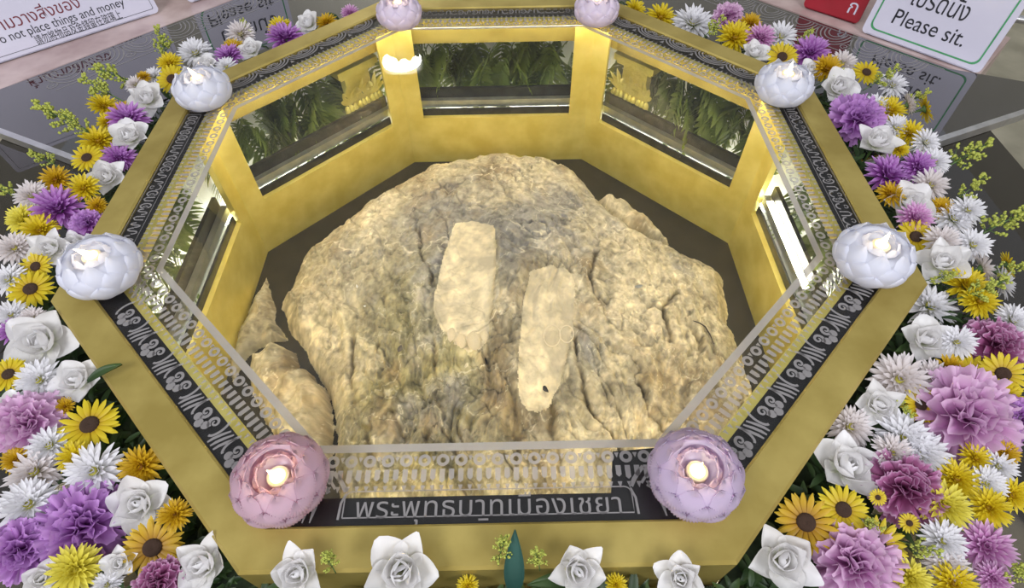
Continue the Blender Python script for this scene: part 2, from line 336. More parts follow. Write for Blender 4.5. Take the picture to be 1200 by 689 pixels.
# ------------------------------------------------------------------ the rock
ZF = Z(FLR)
def poly_sd(X, Y, P):                          # signed distance, inside positive
    d = np.full(X.shape, 9.0); ins = np.zeros(X.shape, bool); n = len(P)
    for i in range(n):
        (x0, y0), (x1, y1) = P[i], P[(i + 1) % n]; ex, ey = x1 - x0, y1 - y0
        t = np.clip(((X - x0) * ex + (Y - y0) * ey) / (ex * ex + ey * ey + 1e-12), 0, 1)
        d = np.minimum(d, np.hypot(X - x0 - t * ex, Y - y0 - t * ey))
        with np.errstate(divide='ignore', invalid='ignore'): ins ^= ((y0 > Y) != (y1 > Y)) & (X < (x1 - x0) * (Y - y0) / (y1 - y0 + 1e-12) + x0)
    return np.where(ins, d, -d)
def oct_d(X, Y, ap): 
    return ap - np.max([X * math.cos(R_(a)) + Y * math.sin(R_(a)) for a in range(0, 360, 45)], axis=0)
MAIN = [(560, 176), (500, 190), (468, 208), (430, 232), (395, 255), (358, 285), (336, 312), (326, 345), (334, 372), (352, 398), (364, 430), (384, 456), (390, 500), (392, 560), (400, 640), (820, 640), (880, 560), (893, 470), (886, 432), (872, 398), (862, 368), (858, 340), (850, 310), (832, 302), (808, 290), (778, 276), (742, 262), (708, 238), (694, 214), (660, 190), (620, 178)]
def world_poly(px, z): return [tuple(at(x, y, z)[:2]) for x, y in px]
PM = world_poly(MAIN, Z(-.445))
def hmain(X, Y, detail=True):
    d = np.minimum(poly_sd(X, Y, PM) + .018 * fbm(X * 14, Y * 14, 4, 1), oct_d(X, Y, .645))
    e = 1 - np.exp(-np.maximum(d, 0) / .035)
    dome = np.exp(-((X - .03) ** 2 / .34 ** 2 + (Y - .12) ** 2 / .50 ** 2))
    h = e * (.085 + .085 * dome)
    if detail:
        big = fbm(X * 5 + 3, Y * 3.2, 4, 2); h = h + e * .035 * big
        st = fbm(X * 26 + 6 * fbm(X * 4, Y * 4, 3, 5), Y * 5.5, 5, 3)          # long fissures running down the slope
        low = np.clip((.25 - Y) / .5, 0, 1); h = h + e * (.010 + .024 * low) * st
        rid = 1 - np.abs(fbm(X * 11 + Y * 4, Y * 9, 5, 4)) * 3; h = h - e * .010 * np.clip(rid - .82, 0, 1) / .18
        h = h + e * .0035 * fbm(X * 60, Y * 48, 5, 6, .6)
        cd = crack_d(X, Y); fade = np.clip(.55 + 1.6 * fbm(X * 16, Y * 16, 3, 0), 0, 1); h = h - e * fade * (.012 * np.exp(-(cd / .0042) ** 2) - .004 * np.exp(-((cd - .012) / .009) ** 2))
        st2 = fbm(X * 60 + 10 * fbm(X * 5, Y * 5, 3, 2), Y * 9, 4, 1); h = h + e * .006 * (.35 + low) * np.clip(st2 * 2, -1, .35)
    return np.maximum(h, 0), d
CRACK = [[(488, 262), (492, 290), (500, 312), (508, 332)], [(404, 345), (408, 385), (404, 430), (412, 470), (428, 520)], [(508, 392), (511, 430), (514, 480), (540, 540)], [(538, 480), (545, 530)], [(596, 420), (600, 470), (606, 540)], [(672, 395), (680, 440), (700, 480), (735, 520)], [(700, 290), (692, 320), (697, 345), (714, 352)], [(455, 470), (470, 500), (490, 520)], [(748, 440), (765, 480), (790, 510)], [(812, 376), (826, 384), (838, 408)], [(560, 215), (590, 225), (640, 250)], [(640, 450), (650, 500), (660, 545)], [(430, 300), (450, 330), (446, 372)], [(800, 330), (780, 350), (790, 385)]]
CW = [world_poly(c, Z(-.36)) for c in CRACK]
def crack_d(X, Y):
    wx = X + .012 * fbm(X * 30, Y * 30, 4, 3); wy = Y + .012 * fbm(X * 30 + 7, Y * 30, 4, 5); d = np.full(X.shape, 9.0)
    for c in CW:
        for (x0, y0), (x1, y1) in zip(c, c[1:]):
            ex, ey = x1 - x0, y1 - y0; t = np.clip(((wx - x0) * ex + (wy - y0) * ey) / (ex * ex + ey * ey), 0, 1); d = np.minimum(d, np.hypot(wx - x0 - t * ex, wy - y0 - t * ey))
    return d
def rock_colour(X, Y, h):
    n1 = fbm(X * 6, Y * 6, 5, 1); n2 = fbm(X * 22, Y * 22, 5, 2, .6); n3 = fbm(X * 80, Y * 80, 4, 3, .6)
    cream = np.array([.52, .46, .33]); grey = np.array([.285, .27, .245]); olive = np.array([.27, .24, .105]); brown = np.array([.21, .155, .085]); pale = np.array([.74, .68, .52])
    gm = np.clip(1.25 * np.exp(-((X - .05) ** 2 / .26 ** 2 + (Y - .22) ** 2 / .24 ** 2)) + 1.5 * n1 + .6 * n2 - .04, 0, 1)[:, None]
    om = np.clip(1.5 * np.exp(-((X + .17) ** 2 / .15 ** 2 + (Y + .20) ** 2 / .40 ** 2)) + 1.2 * n1 + .5 * n2, 0, 1)[:, None] * .8
    c = cream * (1 - om) + olive * om; c = c * (1 - gm) + grey * gm
    bm_ = np.clip(1.8 * fbm(X * 12 + 5, Y * 4 + 2, 5, 5) + 1.0 * n2 - .06, 0, 1)[:, None]; c = c * (1 - .75 * bm_) + brown * .75 * bm_
    v = np.abs(fbm(X * 7 + 9 + .6 * n1, Y * 7, 4, 6)); v2 = np.abs(fbm(X * 13 - Y * 5, Y * 11 + X * 4, 4, 4))
    vm = np.clip(np.maximum(1.2 - v / .014, 1 - v2 / .016), 0, 1)[:, None]; c = c * (1 - .6 * vm) + pale * .6 * vm
    cd = crack_d(X, Y); k_ = np.clip(np.exp(-(cd / .005) ** 2) * .8 * np.clip(.55 + 1.6 * fbm(X * 16, Y * 16, 3, 0), 0, 1), 0, 1)[:, None]; c = c * (1 - k_) + np.array([.13, .095, .045]) * k_
    st = fbm(X * 40 + 8 * n1, Y * 8, 5, 3); c = c * (1 + .75 * st * np.clip((.35 - Y) * 2, .25, 1))[:, None]
    c = c * (1 + .55 * n3 + .45 * n2)[:, None]; return np.clip(c, .02, .9)
rockm = mat('stone', (.4, .35, .25), .75); nt, b = nodes(rockm); at_ = nt.nodes.new('ShaderNodeAttribute'); at_.attribute_name = 'stone_colour'; nt.links.new(at_.outputs['Color'], b.inputs['Base Color'])
n_ = nt.nodes.new('ShaderNodeTexNoise'); n_.inputs['Scale'].default_value = 260; n_.inputs['Detail'].default_value = 6; tc_ = nt.nodes.new('ShaderNodeTexCoord'); nt.links.new(tc_.outputs['Object'], n_.inputs['Vector'])
bp_ = nt.nodes.new('ShaderNodeBump'); bp_.inputs['Strength'].default_value = .5; bp_.inputs['Distance'].default_value = .002; nt.links.new(n_.outputs['Fac'], bp_.inputs['Height']); nt.links.new(bp_.outputs[0], b.inputs['Normal'])
def field(name, x0, x1, y0, y1, step, hf, colf, parent=None, lift=0):
    xs = np.arange(x0, x1, step); ys = np.arange(y0, y1, step); X, Y = np.meshgrid(xs, ys); h, d = hf(X, Y)
    keep = d > -step * 1.5; idx = np.full(X.shape, -1); idx[keep] = np.arange(keep.sum())
    V = np.stack([X[keep], Y[keep], ZF + .001 + h[keep] + lift], 1)
    q = np.stack([idx[:-1, :-1], idx[:-1, 1:], idx[1:, 1:], idx[1:, :-1]], -1).reshape(-1, 4); q = q[(q >= 0).all(1)]
    me = bpy.data.meshes.new(name); me.from_pydata(V.tolist(), [], q.tolist()); me.polygons.foreach_set('use_smooth', [True] * len(me.polygons))
    C = colf(X[keep], Y[keep], h[keep]); a = me.color_attributes.new('stone_colour', 'FLOAT_COLOR', 'POINT'); a.data.foreach_set('color', np.concatenate([C, np.ones((len(C), 1))], 1).astype(np.float32).ravel())
    return link(name, me, rockm, parent)
# footprints (pixel outlines, heel first, laid on the rock's surface)
def rock_at(px, py, done=False):
    z = Z(-.34)
    for _ in range(8):
        p = at(px, py, z); h, d = (hrock if done else hmain)(np.array([p[0]]), np.array([p[1]])); z = .5 * z + .5 * (ZF + float(h[0]))
    return at(px, py, z)
FOOT1 = [(534, 264), (556, 261), (578, 265), (581, 285), (580, 320), (576, 355), (572, 382), (569, 402), (556, 411), (540, 407), (528, 400), (520, 386), (509, 366), (511, 345), (517, 318), (526, 288)]
FOOT2 = [(622, 320), (642, 314), (664, 319), (673, 335), (672, 368), (667, 400), (660, 432), (652, 458), (642, 478), (630, 486), (617, 482), (609, 462), (608, 430), (611, 395), (614, 355)]
def foot_poly(px):
    return [tuple(rock_at(x, y)[:2]) for x, y in px]
F1, F2 = foot_poly(FOOT1), foot_poly(FOOT2)
def smooth_foot(P):
    c = np.array(P); cx, cy = c.mean(0); return cx, cy
def hrock(X, Y):
    h, d = hmain(X, Y)
    hs, _ = hmain(X, Y, False)
    for P in (F1, F2):
        s = poly_sd(X, Y, P); m = np.clip(s / .010 + .9, 0, 1); h = h * (1 - m) + (.35 * h + .65 * (hs + np.mean(h[s > 0] - hs[s > 0]) if (s > 0).any() else h)) * m - .004 * np.clip(s / .006, 0, 1)
    return h, d
rock = thing('shrine_rock', 'large pale grey boulder carved with two footprints under the glass', 'rock', (0, 0, 0))
ro = field('rock_body', -.62, .66, -.66, .66, .0020, hrock, rock_colour, rock)
for nm, P, lab in (('footprint', F1, 'pale carved footprint with toe marks, nearer the notice side'), ('footprint', F2, 'pale carved footprint, longer, with a dark leaf lying in it')):
    A = np.array(P)
    def hfoot(X, Y, P=P):
        h, d = hrock(X, Y); s = poly_sd(X, Y, P) + .004 * fbm(X * 60, Y * 60, 3, 2)
        toe = 0
        return h + .0016, s
    def cfoot(X, Y, h, P=P):
        n2 = fbm(X * 40, Y * 40, 5, 2, .6); n3 = fbm(X * 14, Y * 14, 4, 5); c = np.array([.72, .63, .44]) * (1 + .45 * n2 + .35 * n3)[:, None]
        g1 = np.clip(2.2 * n3 + (0.18 if P is F2 else -.08), 0, .8)[:, None]; c = c * (1 - g1) + np.array([.42, .37, .27]) * g1; return np.clip(c, .03, .9)
    f = field(nm, A[:, 0].min() - .01, A[:, 0].max() + .01, A[:, 1].min() - .01, A[:, 1].max() + .01, .0022, hfoot, cfoot, rock); f['label'] = lab
    (FEET := globals().setdefault('FEET', [])).append(f)
rock_xyz = np.array([v.co[:] for v in ro.data.vertices])
def rock_at(px, py, done=False):
    z = Z(-.34)
    for _ in range(8):
        p = at(px, py, z); z = .5 * z + .5 * rock_xyz[np.argmin((rock_xyz[:, 0] - p[0]) ** 2 + (rock_xyz[:, 1] - p[1]) ** 2), 2]
    return at(px, py, z)
toes = [(529, 392, 9), (541, 399, 9), (556, 398, 12), (568, 392, 7)]
for x, y, r in toes:
    p = rock_at(x, y); rr = r * depth(p) / FPX; g = G(); g.ball((p[0], p[1], p[2] - rr * .05), rr, 14, 8, (.74, 1.2, .50)); me = g.mesh('toe_mark')
    a = me.color_attributes.new('stone_colour', 'FLOAT_COLOR', 'POINT'); a.data.foreach_set('color', [.66, .57, .40, 1] * len(me.vertices)); link('toe_mark', me, rockm, FEET[0])
for x, y, r in ((647, 394, 10), (664, 392, 8)):   # ring-shaped marks across the second print
    p = rock_at(x, y); rr = r * depth(p) / FPX; g = G(); q = np.linspace(0, 2 * PI, 22); pts = []
    for t in q: 
        px_, py_ = x + r * math.cos(t), y + r * 1.25 * math.sin(t); pts.append(rock_at(px_, py_) + np.array([0, 0, .002]))
    g.tube(pts, .0016, 5); me = g.mesh('ring_mark'); a = me.color_attributes.new('stone_colour', 'FLOAT_COLOR', 'POINT'); a.data.foreach_set('color', [.70, .62, .46, 1] * len(me.vertices)); link('ring_mark', me, rockm, FEET[1])
def stone(px, label, hh, zref, k, tint=1.0):
    P = world_poly(px, zref); A = np.array(P)
    def hf(X, Y):
        d = poly_sd(X, Y, P) + .008 * fbm(X * 30, Y * 30, 4, k); e = 1 - np.exp(-np.maximum(d, 0) / .012)
        return np.maximum(e * (hh + hh * (.5 * fbm(X * 11, Y * 9, 4, k + 1) - .5 * np.abs(fbm(X * 20, Y * 16, 3, k + 3))) + .010 * fbm(X * 40, Y * 28, 5, k + 2) + .003 * fbm(X * 90, Y * 70, 4, k)), 0), d
    o = field('broken_stone', A[:, 0].min() - .02, A[:, 0].max() + .02, A[:, 1].min() - .02, A[:, 1].max() + .02, .0024, hf, lambda X, Y, h: rock_colour(X + k, Y + k * .7, h) * tint)
    return tag(o, label, 'stone')
stone([(300, 402), (318, 396), (338, 400), (343, 424), (360, 428), (378, 450), (383, 480), (380, 520), (366, 540), (340, 530), (318, 505), (296, 470), (284, 440), (286, 415)], 'jagged buff stone beside the boulder near the pink candle', .085, Z(-.44), 2, 1.1)
stone([(308, 318), (318, 352), (318, 372), (334, 392), (316, 394), (298, 400), (284, 412), (268, 440), (262, 420), (276, 385), (292, 345)], 'low brown stone wedged between boulder and gold wall', .03, Z(-.47), 3, .62)
stone([(700, 226), (714, 221), (732, 226), (752, 240), (768, 252), (787, 274), (774, 277), (756, 266), (738, 257), (716, 244)], 'small elongated pale stone lying behind the boulder', .045, Z(-.455), 5, 1.1)
# little things lying on the rock
leafm = noisy(mat('dried_leaf', (.02, .018, .02), .5), (.015, .013, .016), (.04, .035, .035), 80)
def fleck(px, py, l, w, rot, m, name, label, cat):
    p = rock_at(px, py); g = G(); n = 12; q = np.linspace(0, 2 * PI, n, endpoint=False); r = np.where(np.abs(np.sin(q)) < .2, 1.0, .8)
    top = np.stack([l / 2 * np.cos(q) * r, w / 2 * np.sin(q) * r, .001 + .001 * np.cos(q * 2)], 1); g.add(np.vstack([top, top - [0, 0, .0008], [[0, 0, .0022]]]), [(i, (i + 1) % n, 2 * n) for i in range(n)] + [((i + 1) % n, i, i + n, (i + 1) % n + n) for i in range(n)])
    o = put(name, g, m, None, True, (p[0], p[1], p[2] + .0045)); o.rotation_euler = (.12, 0, rot); return tag(o, label, cat)
fleck(638, 456, .028, .013, -.95, leafm, 'dried_leaf', 'dark oval dried leaf lying on the longer footprint', 'leaf')
fleck(570, 425, .022, .006, -1.3, leafm, 'dried_leaf', 'thin dark dried leaf just below the toed footprint', 'leaf')
fleck(469, 410, .020, .014, 1.3, noisy(mat('grey_flake', (.10, .09, .09), .7), (.07, .06, .06), (.14, .13, .13), 90), 'stone_flake', 'dark grey stone flake on the olive slope of the boulder', 'flake')
chipm = noisy(mat('white_chip', (.8, .82, .8), .4), (.7, .72, .7), (.9, .9, .9), 60)
fleck(419, 337, .012, .006, -1.2, chipm, 'white_chip', 'larger white chip on the boulder by the gold window ledge', 'chip')
fleck(428, 360, .007, .006, 0, chipm, 'white_chip', 'tiny round white chip below the larger one', 'chip')
fleck(748, 337, .022, .012, .2, noisy(mat('grey_coin', (.3, .31, .32), .35, .5), (.25, .26, .27), (.36, .37, .38), 50), 'coin', 'dull grey coin lying on the boulder', 'coin')
pt = [rock_at(*q) + np.array([0, 0, .004]) for q in ((812, 377), (820, 380), (826, 384), (832, 394), (836, 404))]
g = G(); g.tube(pt, [.001, .0016, .0016, .0014, .001], 6); tag(put('twig', g, leafm, None, True), 'thin dark twig lying on the boulder near the gold wall', 'twig')
# ------------------------------------------------------------------ table of dark glass round the case
table = thing('glass_table', 'dark glass octagonal table with etched edges around the gold case', 'table')
for nm, a in SIDES.items():
    dark = nm.startswith('back'); v1 = 1.19 if nm == 'back_left' else 1.145
    if dark:
        g = G(); slab8(g, a, .697, v1, Z(TB - .010), Z(TB)); put('mirror_panel', g, M['mirror'], table)
        g = G(); s0, s1 = v1 - .105, v1 - .012; zz = Z(TB + .0004)
        for v in (s0, s1): ribbon(g, [(-v * T22, v), (v * T22, v)], .003, a, zz)
        m = 9; st = 2 * s0 * T22 / m
        for i in range(m):
            c = -s0 * T22 + (i + .5) * st
            for f in (1, .8, .6, .4): ribbon(g, arc(c, s1 - .004, st * .5 * f, .078 * f, 180, 360, 16), .0035, a, zz)
            ribbon(g, spiral(c + st * .5, s0 + .028, .017, 90, 1.6), .003, a, zz)
        put('etched_strip', g, M['etch_dark'] if 'etch_dark' in M else M['etch'], table)
    else:
        g = G(); slab8(g, a, .697, v1, Z(TB - .030), Z(TB - .020)); put('smoky_panel', g, M['smoky'], table)
for nm in ('left', 'right', 'front_left', 'front_right', 'front'):
    g = G(); slab8(g, SIDES[nm], .698, .80, Z(TB - .019), Z(TB - .004)); put('flower_tray', g, M['foam'], table)
for p0, p1 in (((-1.32, .375), (-.72, .085)), ((1.42, .362), (.72, .085))):
    d = np.array(p1) - np.array(p0); l = np.linalg.norm(d); c = (np.array(p0) + np.array(p1)) / 2; rot = math.atan2(d[1], d[0])
    g = G(); g.box((c[0], c[1], Z(TB - .008)), (l, .014, .020), Matrix.Rotation(rot, 3, 'Z')); put('steel_edge', g, M['steel'], table)
for sx, v1, p0, p1 in ((-1, 1.19, (-1.32, .375), (-.72, .085)), (1, 1.145, (1.42, .362), (.72, .085))):
    a = R_(157.5 if sx < 0 else 22.5); ri, rq = .697 / math.cos(PI / 8), v1 / math.cos(PI / 8)
    q = [(ri * math.cos(a), ri * math.sin(a)), (sx * .698, .088), p1, p0, (rq * math.cos(a), rq * math.sin(a))]; n = len(q)
    if sum(q[i][0] * q[(i + 1) % n][1] - q[(i + 1) % n][0] * q[i][1] for i in range(n)) < 0: q = q[::-1]
    g = G(); g.add([(x, y, Z(TB - .010)) for x, y in q] + [(x, y, Z(TB)) for x, y in q], [tuple(range(n))[::-1], tuple(range(n, 2 * n))] + [(i, (i + 1) % n, (i + 1) % n + n, i + n) for i in range(n)]); put('mirror_panel', g, M['mirror'], table)
for nm, a in SIDES.items():
    g = G(); slab8(g, a, .895, .910, .003, Z(TB - .031)); put('marble_skirt', g, M['marble'], table)
# ------------------------------------------------------------------ ferns behind the panes; solid lotus capitals stand in for reflections in the glass
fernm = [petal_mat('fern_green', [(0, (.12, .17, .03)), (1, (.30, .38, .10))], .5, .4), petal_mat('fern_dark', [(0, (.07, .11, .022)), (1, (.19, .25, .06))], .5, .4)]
def petal(g, L, Wd, a0, a1, cup=.2, az=0, r0=0, z0=0, nl=6, nw=4, prof='oval', ruf=0, rk=5, ph=0, tipcurl=0, jag=0, twist=0, flip=1):
    s = np.linspace(0, 1, nl + 1); u = np.linspace(-1, 1, nw + 1); th = a0 + (a1 - a0) * s + tipcurl * s ** 4
    ds = L / nl; cx = r0 + np.concatenate([[0], np.cumsum(np.cos(th[:-1] / 2 + th[1:] / 2) * ds)]); cz = z0 + np.concatenate([[0], np.cumsum(np.sin(th[:-1] / 2 + th[1:] / 2) * ds)])
    if prof == 'oval': w = np.sin(PI * np.clip(s * .93 + .05, 0, 1)) ** .65
    elif prof == 'strap': w = np.minimum(1, (s + .25) * 1.3) * np.sqrt(np.clip(1 - s ** 4, .02, 1))
    elif prof == 'fan': w = .12 + .88 * s ** .9
    elif prof == 'point': w = (np.sin(PI * np.clip(s * .9 + .08, 0, 1)) ** .8) * (1 - .35 * s)
    w = w * Wd / 2; Sg, U = np.meshgrid(s, u, indexing='ij'); wv = w[:, None]
    off = cup * U ** 2 * wv + ruf * Sg ** 1.5 * np.sin(rk * U + ph + 2.2 * Sg) + twist * U * wv
    lng = jag * L * Sg ** 3 * np.abs(np.sin(U * 9 + ph))
    X = cx[:, None] - np.sin(th)[:, None] * off + np.cos(th)[:, None] * lng; Zv = cz[:, None] + np.cos(th)[:, None] * off + np.sin(th)[:, None] * lng; Yv = U * wv * (1 - .25 * abs(cup) * np.abs(U))
    c, n = math.cos(az), math.sin(az); P = np.stack([X * c - Yv * n, X * n + Yv * c, Zv], -1)
    return g.grid(P, Sg.ravel())
def fern_mesh(seed):
    rnd = random.Random(seed); g = G(); n = 13; L = .20
    sp = np.linspace(0, 1, n + 1); pts = np.stack([L * sp, .012 * np.sin(sp * 3 + seed), -.05 * sp ** 2], 1); g.tube(pts, np.linspace(.0016, .0006, n + 1), 5); g.t[-1][:] = .3
    for i in range(1, n + 1):
        l = .062 * math.sin(PI * min(.95, .16 + .84 * (1 - i / (n + 1)))) ** .8 + .01
        for s in (-1, 1):
            q = G(); petal(q, l, l * .36, rnd.uniform(-.1, .1), rnd.uniform(-.6, -.1), .25, s * R_(rnd.uniform(48, 66)), 0, 0, 4, 2, 'point'); g.add(q.v[0] + pts[i], q.f, q.t[0] * .8 + .15)
    petal(g, .04, .015, 0, -.3, .2, 0, L, -.05, 4, 2, 'point'); return g.mesh('fern_frond')
FM = [fern_mesh(s) for s in range(4)]
for i, m_ in enumerate(FM): m_.materials.append(fernm[i % 2])
rnd = random.Random(3)
WN = dict(back='back window', back_left='back window on the notice side', back_right='back window on the Please sit side', left='side window near the notice', right='side window below the Please sit sign')
for nm, cnt in (('back', 46), ('back_left', 46), ('back_right', 46), ('left', 16), ('right', 16)):
    a = SIDES[nm]
    for i in range(cnt):
        u = -.235 + .47 * (i % (cnt // 2) + rnd.uniform(.1, .9)) / (cnt // 2); v = rnd.uniform(.725, .80); z = Z(TB - .035) - (.012 if i < cnt // 2 else rnd.uniform(.03, .075))
        p = sw(a, u, v, z); o = link('fern_frond', FM[rnd.randrange(4)], None, None, tuple(p)); dirv = Vector(sw(a, rnd.uniform(-.9, .9), rnd.uniform(-.04, .35), 0)) + Vector((0, 0, rnd.uniform(-1.3, -.6)))
        o.rotation_mode = 'QUATERNION'; o.rotation_quaternion = (dirv.to_track_quat('X', 'Z') @ Matrix.Rotation(rnd.uniform(-.8, .8), 3, 'X').to_quaternion()); s = rnd.uniform(.66, .95); o.scale = (s, s, s)
        tag(o, 'green fern frond hanging outside the ' + WN[nm], 'fern', 'fern fronds outside the ' + WN[nm])
for a, u, lab in ((135, -.175, 'gold lotus capital standing in for a reflection, near the ceiling lamp reflection'), (45, .165, 'gold lotus capital standing in for a reflection, on the Please sit side')):
    t = thing('reflected_capital', lab, 'ornament', tuple(sw(a, u, .715, Z(-.305))))
    def C(g_, du0, du1, z0, z1, v0=.0, v1=.03):
        P = [sw(a, du, v, z) - np.array([0, 0, 0]) for du in (du0, du1) for v in (v0, v1) for z in (z0, z1)]
        g_.add(P, [(0, 1, 3, 2), (4, 6, 7, 5), (0, 4, 5, 1), (2, 3, 7, 6), (0, 2, 6, 4), (1, 5, 7, 3)])
    g = G(); C(g, -.066, .066, .150, .168, -.012, .03); C(g, -.058, .058, .140, .150, -.006, .03); put('abacus', g, M['gold'], t)
    g = G(); C(g, -.04, .04, 0, .14, .004, .03); put('shaft', g, M['gold'], t)
    g = G()
    for du in (-.044, 0, .044):
        for az in (-50, -25, 0, 25, 50):
            q = G(); petal(q, .075 - abs(az) * .0006, .022, R_(90), R_(60), .2, 0, 0, 0, 5, 3, 'point'); P = q.v[0]; r = R_(az)
            P2 = np.stack([P[:, 1] * math.cos(r) + P[:, 2] * math.sin(r), -P[:, 0] - .002, -P[:, 1] * math.sin(r) + P[:, 2] * math.cos(r)], 1)
            g.add(sw(a, du + P2[:, 0], P2[:, 1], .062 + P2[:, 2]), q.f, q.t[0])
        for k in range(3): g.ball(sw(a, du + (k - 1) * .013, -.002, .045), .009, 8, 6, (1, 1, 1.8))
    put('lotus_petals', g, M['gold'], t, True)
# ------------------------------------------------------------------ signs at the back
white = noisy(mat('white_board', (.62, .62, .68), .35), (.58, .56, .68), (.65, .63, .75), 4)
inkb = noisy(mat('black_ink', (.012, .012, .02), .5), (.01, .01, .018), (.02, .02, .03), 40); inkr = noisy(mat('dark_red_ink', (.16, .015, .03), .5), (.14, .012, .026), (.18, .02, .035), 40); inkg = noisy(mat('green_ink', (.06, .30, .12), .5), (.05, .27, .10), (.07, .33, .14), 40)
redb = noisy(mat('red_board', (.32, .01, .02), .4), (.28, .01, .02), (.36, .014, .03), 10)
def sign(name, label, p0, p1, z, tall, lean, board, lines, frame=None, corner=.012):
    p0, p1 = np.array(p0), np.array(p1); d = p1 - p0; wdt = np.linalg.norm(d); c = (p0 + p1) / 2
    t = thing(name, label, 'sign', (c[0], c[1], z)); t.rotation_euler = (R_(90 - lean), 0, math.atan2(d[1], d[0]))
    g = G(); n = 6; pts = np.vstack([arc(wdt / 2 - corner, corner, corner, corner, -90, 0, n), arc(wdt / 2 - corner, tall - corner, corner, corner, 0, 90, n), arc(-wdt / 2 + corner, tall - corner, corner, corner, 90, 180, n), arc(-wdt / 2 + corner, corner, corner, corner, 180, 270, n)])
    m = len(pts); P = np.vstack([np.c_[pts, np.full(m, 0.0)], np.c_[pts, np.full(m, -.006)]]); g.add(P, [tuple(range(m)), tuple(range(2 * m - 1, m - 1, -1))] + [(i, i + m, (i + 1) % m + m, (i + 1) % m) for i in range(m)]); put('board', g, board, t)
    for body, size, cx, cy, ink, wid in lines:
        V, F = text_mesh(body, size); 
        if wid: V[:, 0] *= wid / (V[:, 0].max() - V[:, 0].min())
        V[:, 0] += cx - (V[:, 0].max() + V[:, 0].min()) / 2; V[:, 1] += cy; V[:, 2] = .0006; g = G(); g.add(V, F); put('lettering', g, ink, t)
    if frame:
        ins, wd, ink, rad = frame; g = G(); q = np.vstack([arc(wdt / 2 - ins - rad, ins + rad, rad, rad, -90, 0, n), arc(wdt / 2 - ins - rad, tall - ins - rad, rad, rad, 0, 90, n), arc(-wdt / 2 + ins + rad, tall - ins - rad, rad, rad, 90, 180, n), arc(-wdt / 2 + ins + rad, ins + rad, rad, rad, 180, 270, n)])
        cc = np.array([0, tall / 2]); inn = []
        for x in q: v = x - cc; inn.append(x - np.sign(v) * wd)
        q = np.c_[q, np.full(len(q), .0006)]; inn = np.c_[np.array(inn), np.full(len(q), .0006)]; m = len(q); g.add(np.vstack([q, inn]), [(i, (i + 1) % m, (i + 1) % m + m, i + m) for i in range(m)]); put('border_line', g, ink, t)
    g = G(); g.box((0, .0015, -.03), (wdt * .9, .003, .06)); put('foot', g, board, t)
    return t
# pink marble ledges the signs stand on
def ledge(p0, p1, dpt, label, zt):
    p0, p1 = np.array(p0), np.array(p1); d = p1 - p0; l = np.linalg.norm(d); c = (p0 + p1) / 2; n = np.array([-d[1], d[0]]) / l; c = c + n * dpt / 2
    g = G(); g.box((c[0], c[1], zt / 2 + .002), (l, dpt, zt - .004), Matrix.Rotation(math.atan2(d[1], d[0]), 3, 'Z')); tag(put('marble_ledge', g, M['pinkmarble']), label, 'ledge')
zl = Z(TB - .002)
ledge((-1.262, .432), (-.60, 1.095), .30, 'pink marble ledge carrying the notice about not placing things', zl)
ledge((.60, 1.035), (1.20, .436), .26, 'pink marble ledge carrying the Please sit sign', zl)
A0 = at(-75, 100, zl)[:2]; A1 = at(188, 15, zl)[:2]
sign('notice_sign', 'white notice with red Thai, black English and Chinese lines', A0, A1, zl + .003, .30, 14, white,
     [('ห้ามวางสิ่งของ', .040, .0, .078, inkr, .215), ('Do not place things and money', .030, .043, .049, inkb, .33), ('請勿將物品及金錢留在玻璃上', .026, .076, .022, inkb, .22)], (.012, .001, inkb, .004))
B0 = at(1008, 38, zl)[:2]; B1 = at(1146, 88, zl)[:2]
sign('please_sit_sign', 'white Please sit sign with a green rounded border', B0, B1, zl + .003, .22, 10, white, [('โปรดนั่ง', .060, -.01, .112, inkb, .135), ('Please sit.', .052, -.005, .058, inkb, .175)], (.014, .004, inkg, .016))
A2 = at(222, 5, zl)[:2]; A3 = at(330, -28, zl)[:2]
sign('please_sit_sign', 'second white sign at the back, next to the notice, mirrored in the glass', A2, A3, zl + .003, .22, 10, white, [('โปรดนั่ง', .070, .0, .135, inkb, .19), ('Please sit.', .062, .0, .068, inkb, .22)], (.014, .004, inkg, .05))
C0 = at(940, 9, zl)[:2]; C1 = at(1004, 30, zl)[:2]
sign('red_sign', 'small red sign standing behind the Please sit sign', C0, C1, zl + .003, .16, 10, redb, [('ก', .05, .05, .035, white, None)])
g = G(); q0, q1 = np.array([1.30, .62, .0]), np.array([1.85, .36, .0])
rail = thing('steel_rail', 'polished steel guard rail beyond the Please sit sign', 'rail', (1.5, .75, 0))
for z in (.62, .70): g = G(); g.tube([(-.15, .25, z), (.55, -.05, z)], .012, 12); put('rail_bar', g, M['steel'], rail, True)
for x, y in ((-.12, .237), (.52, -.037)): g = G(); g.tube([(x, y, .003), (x, y, .72)], .014, 12); put('rail_post', g, M['steel'], rail, True)
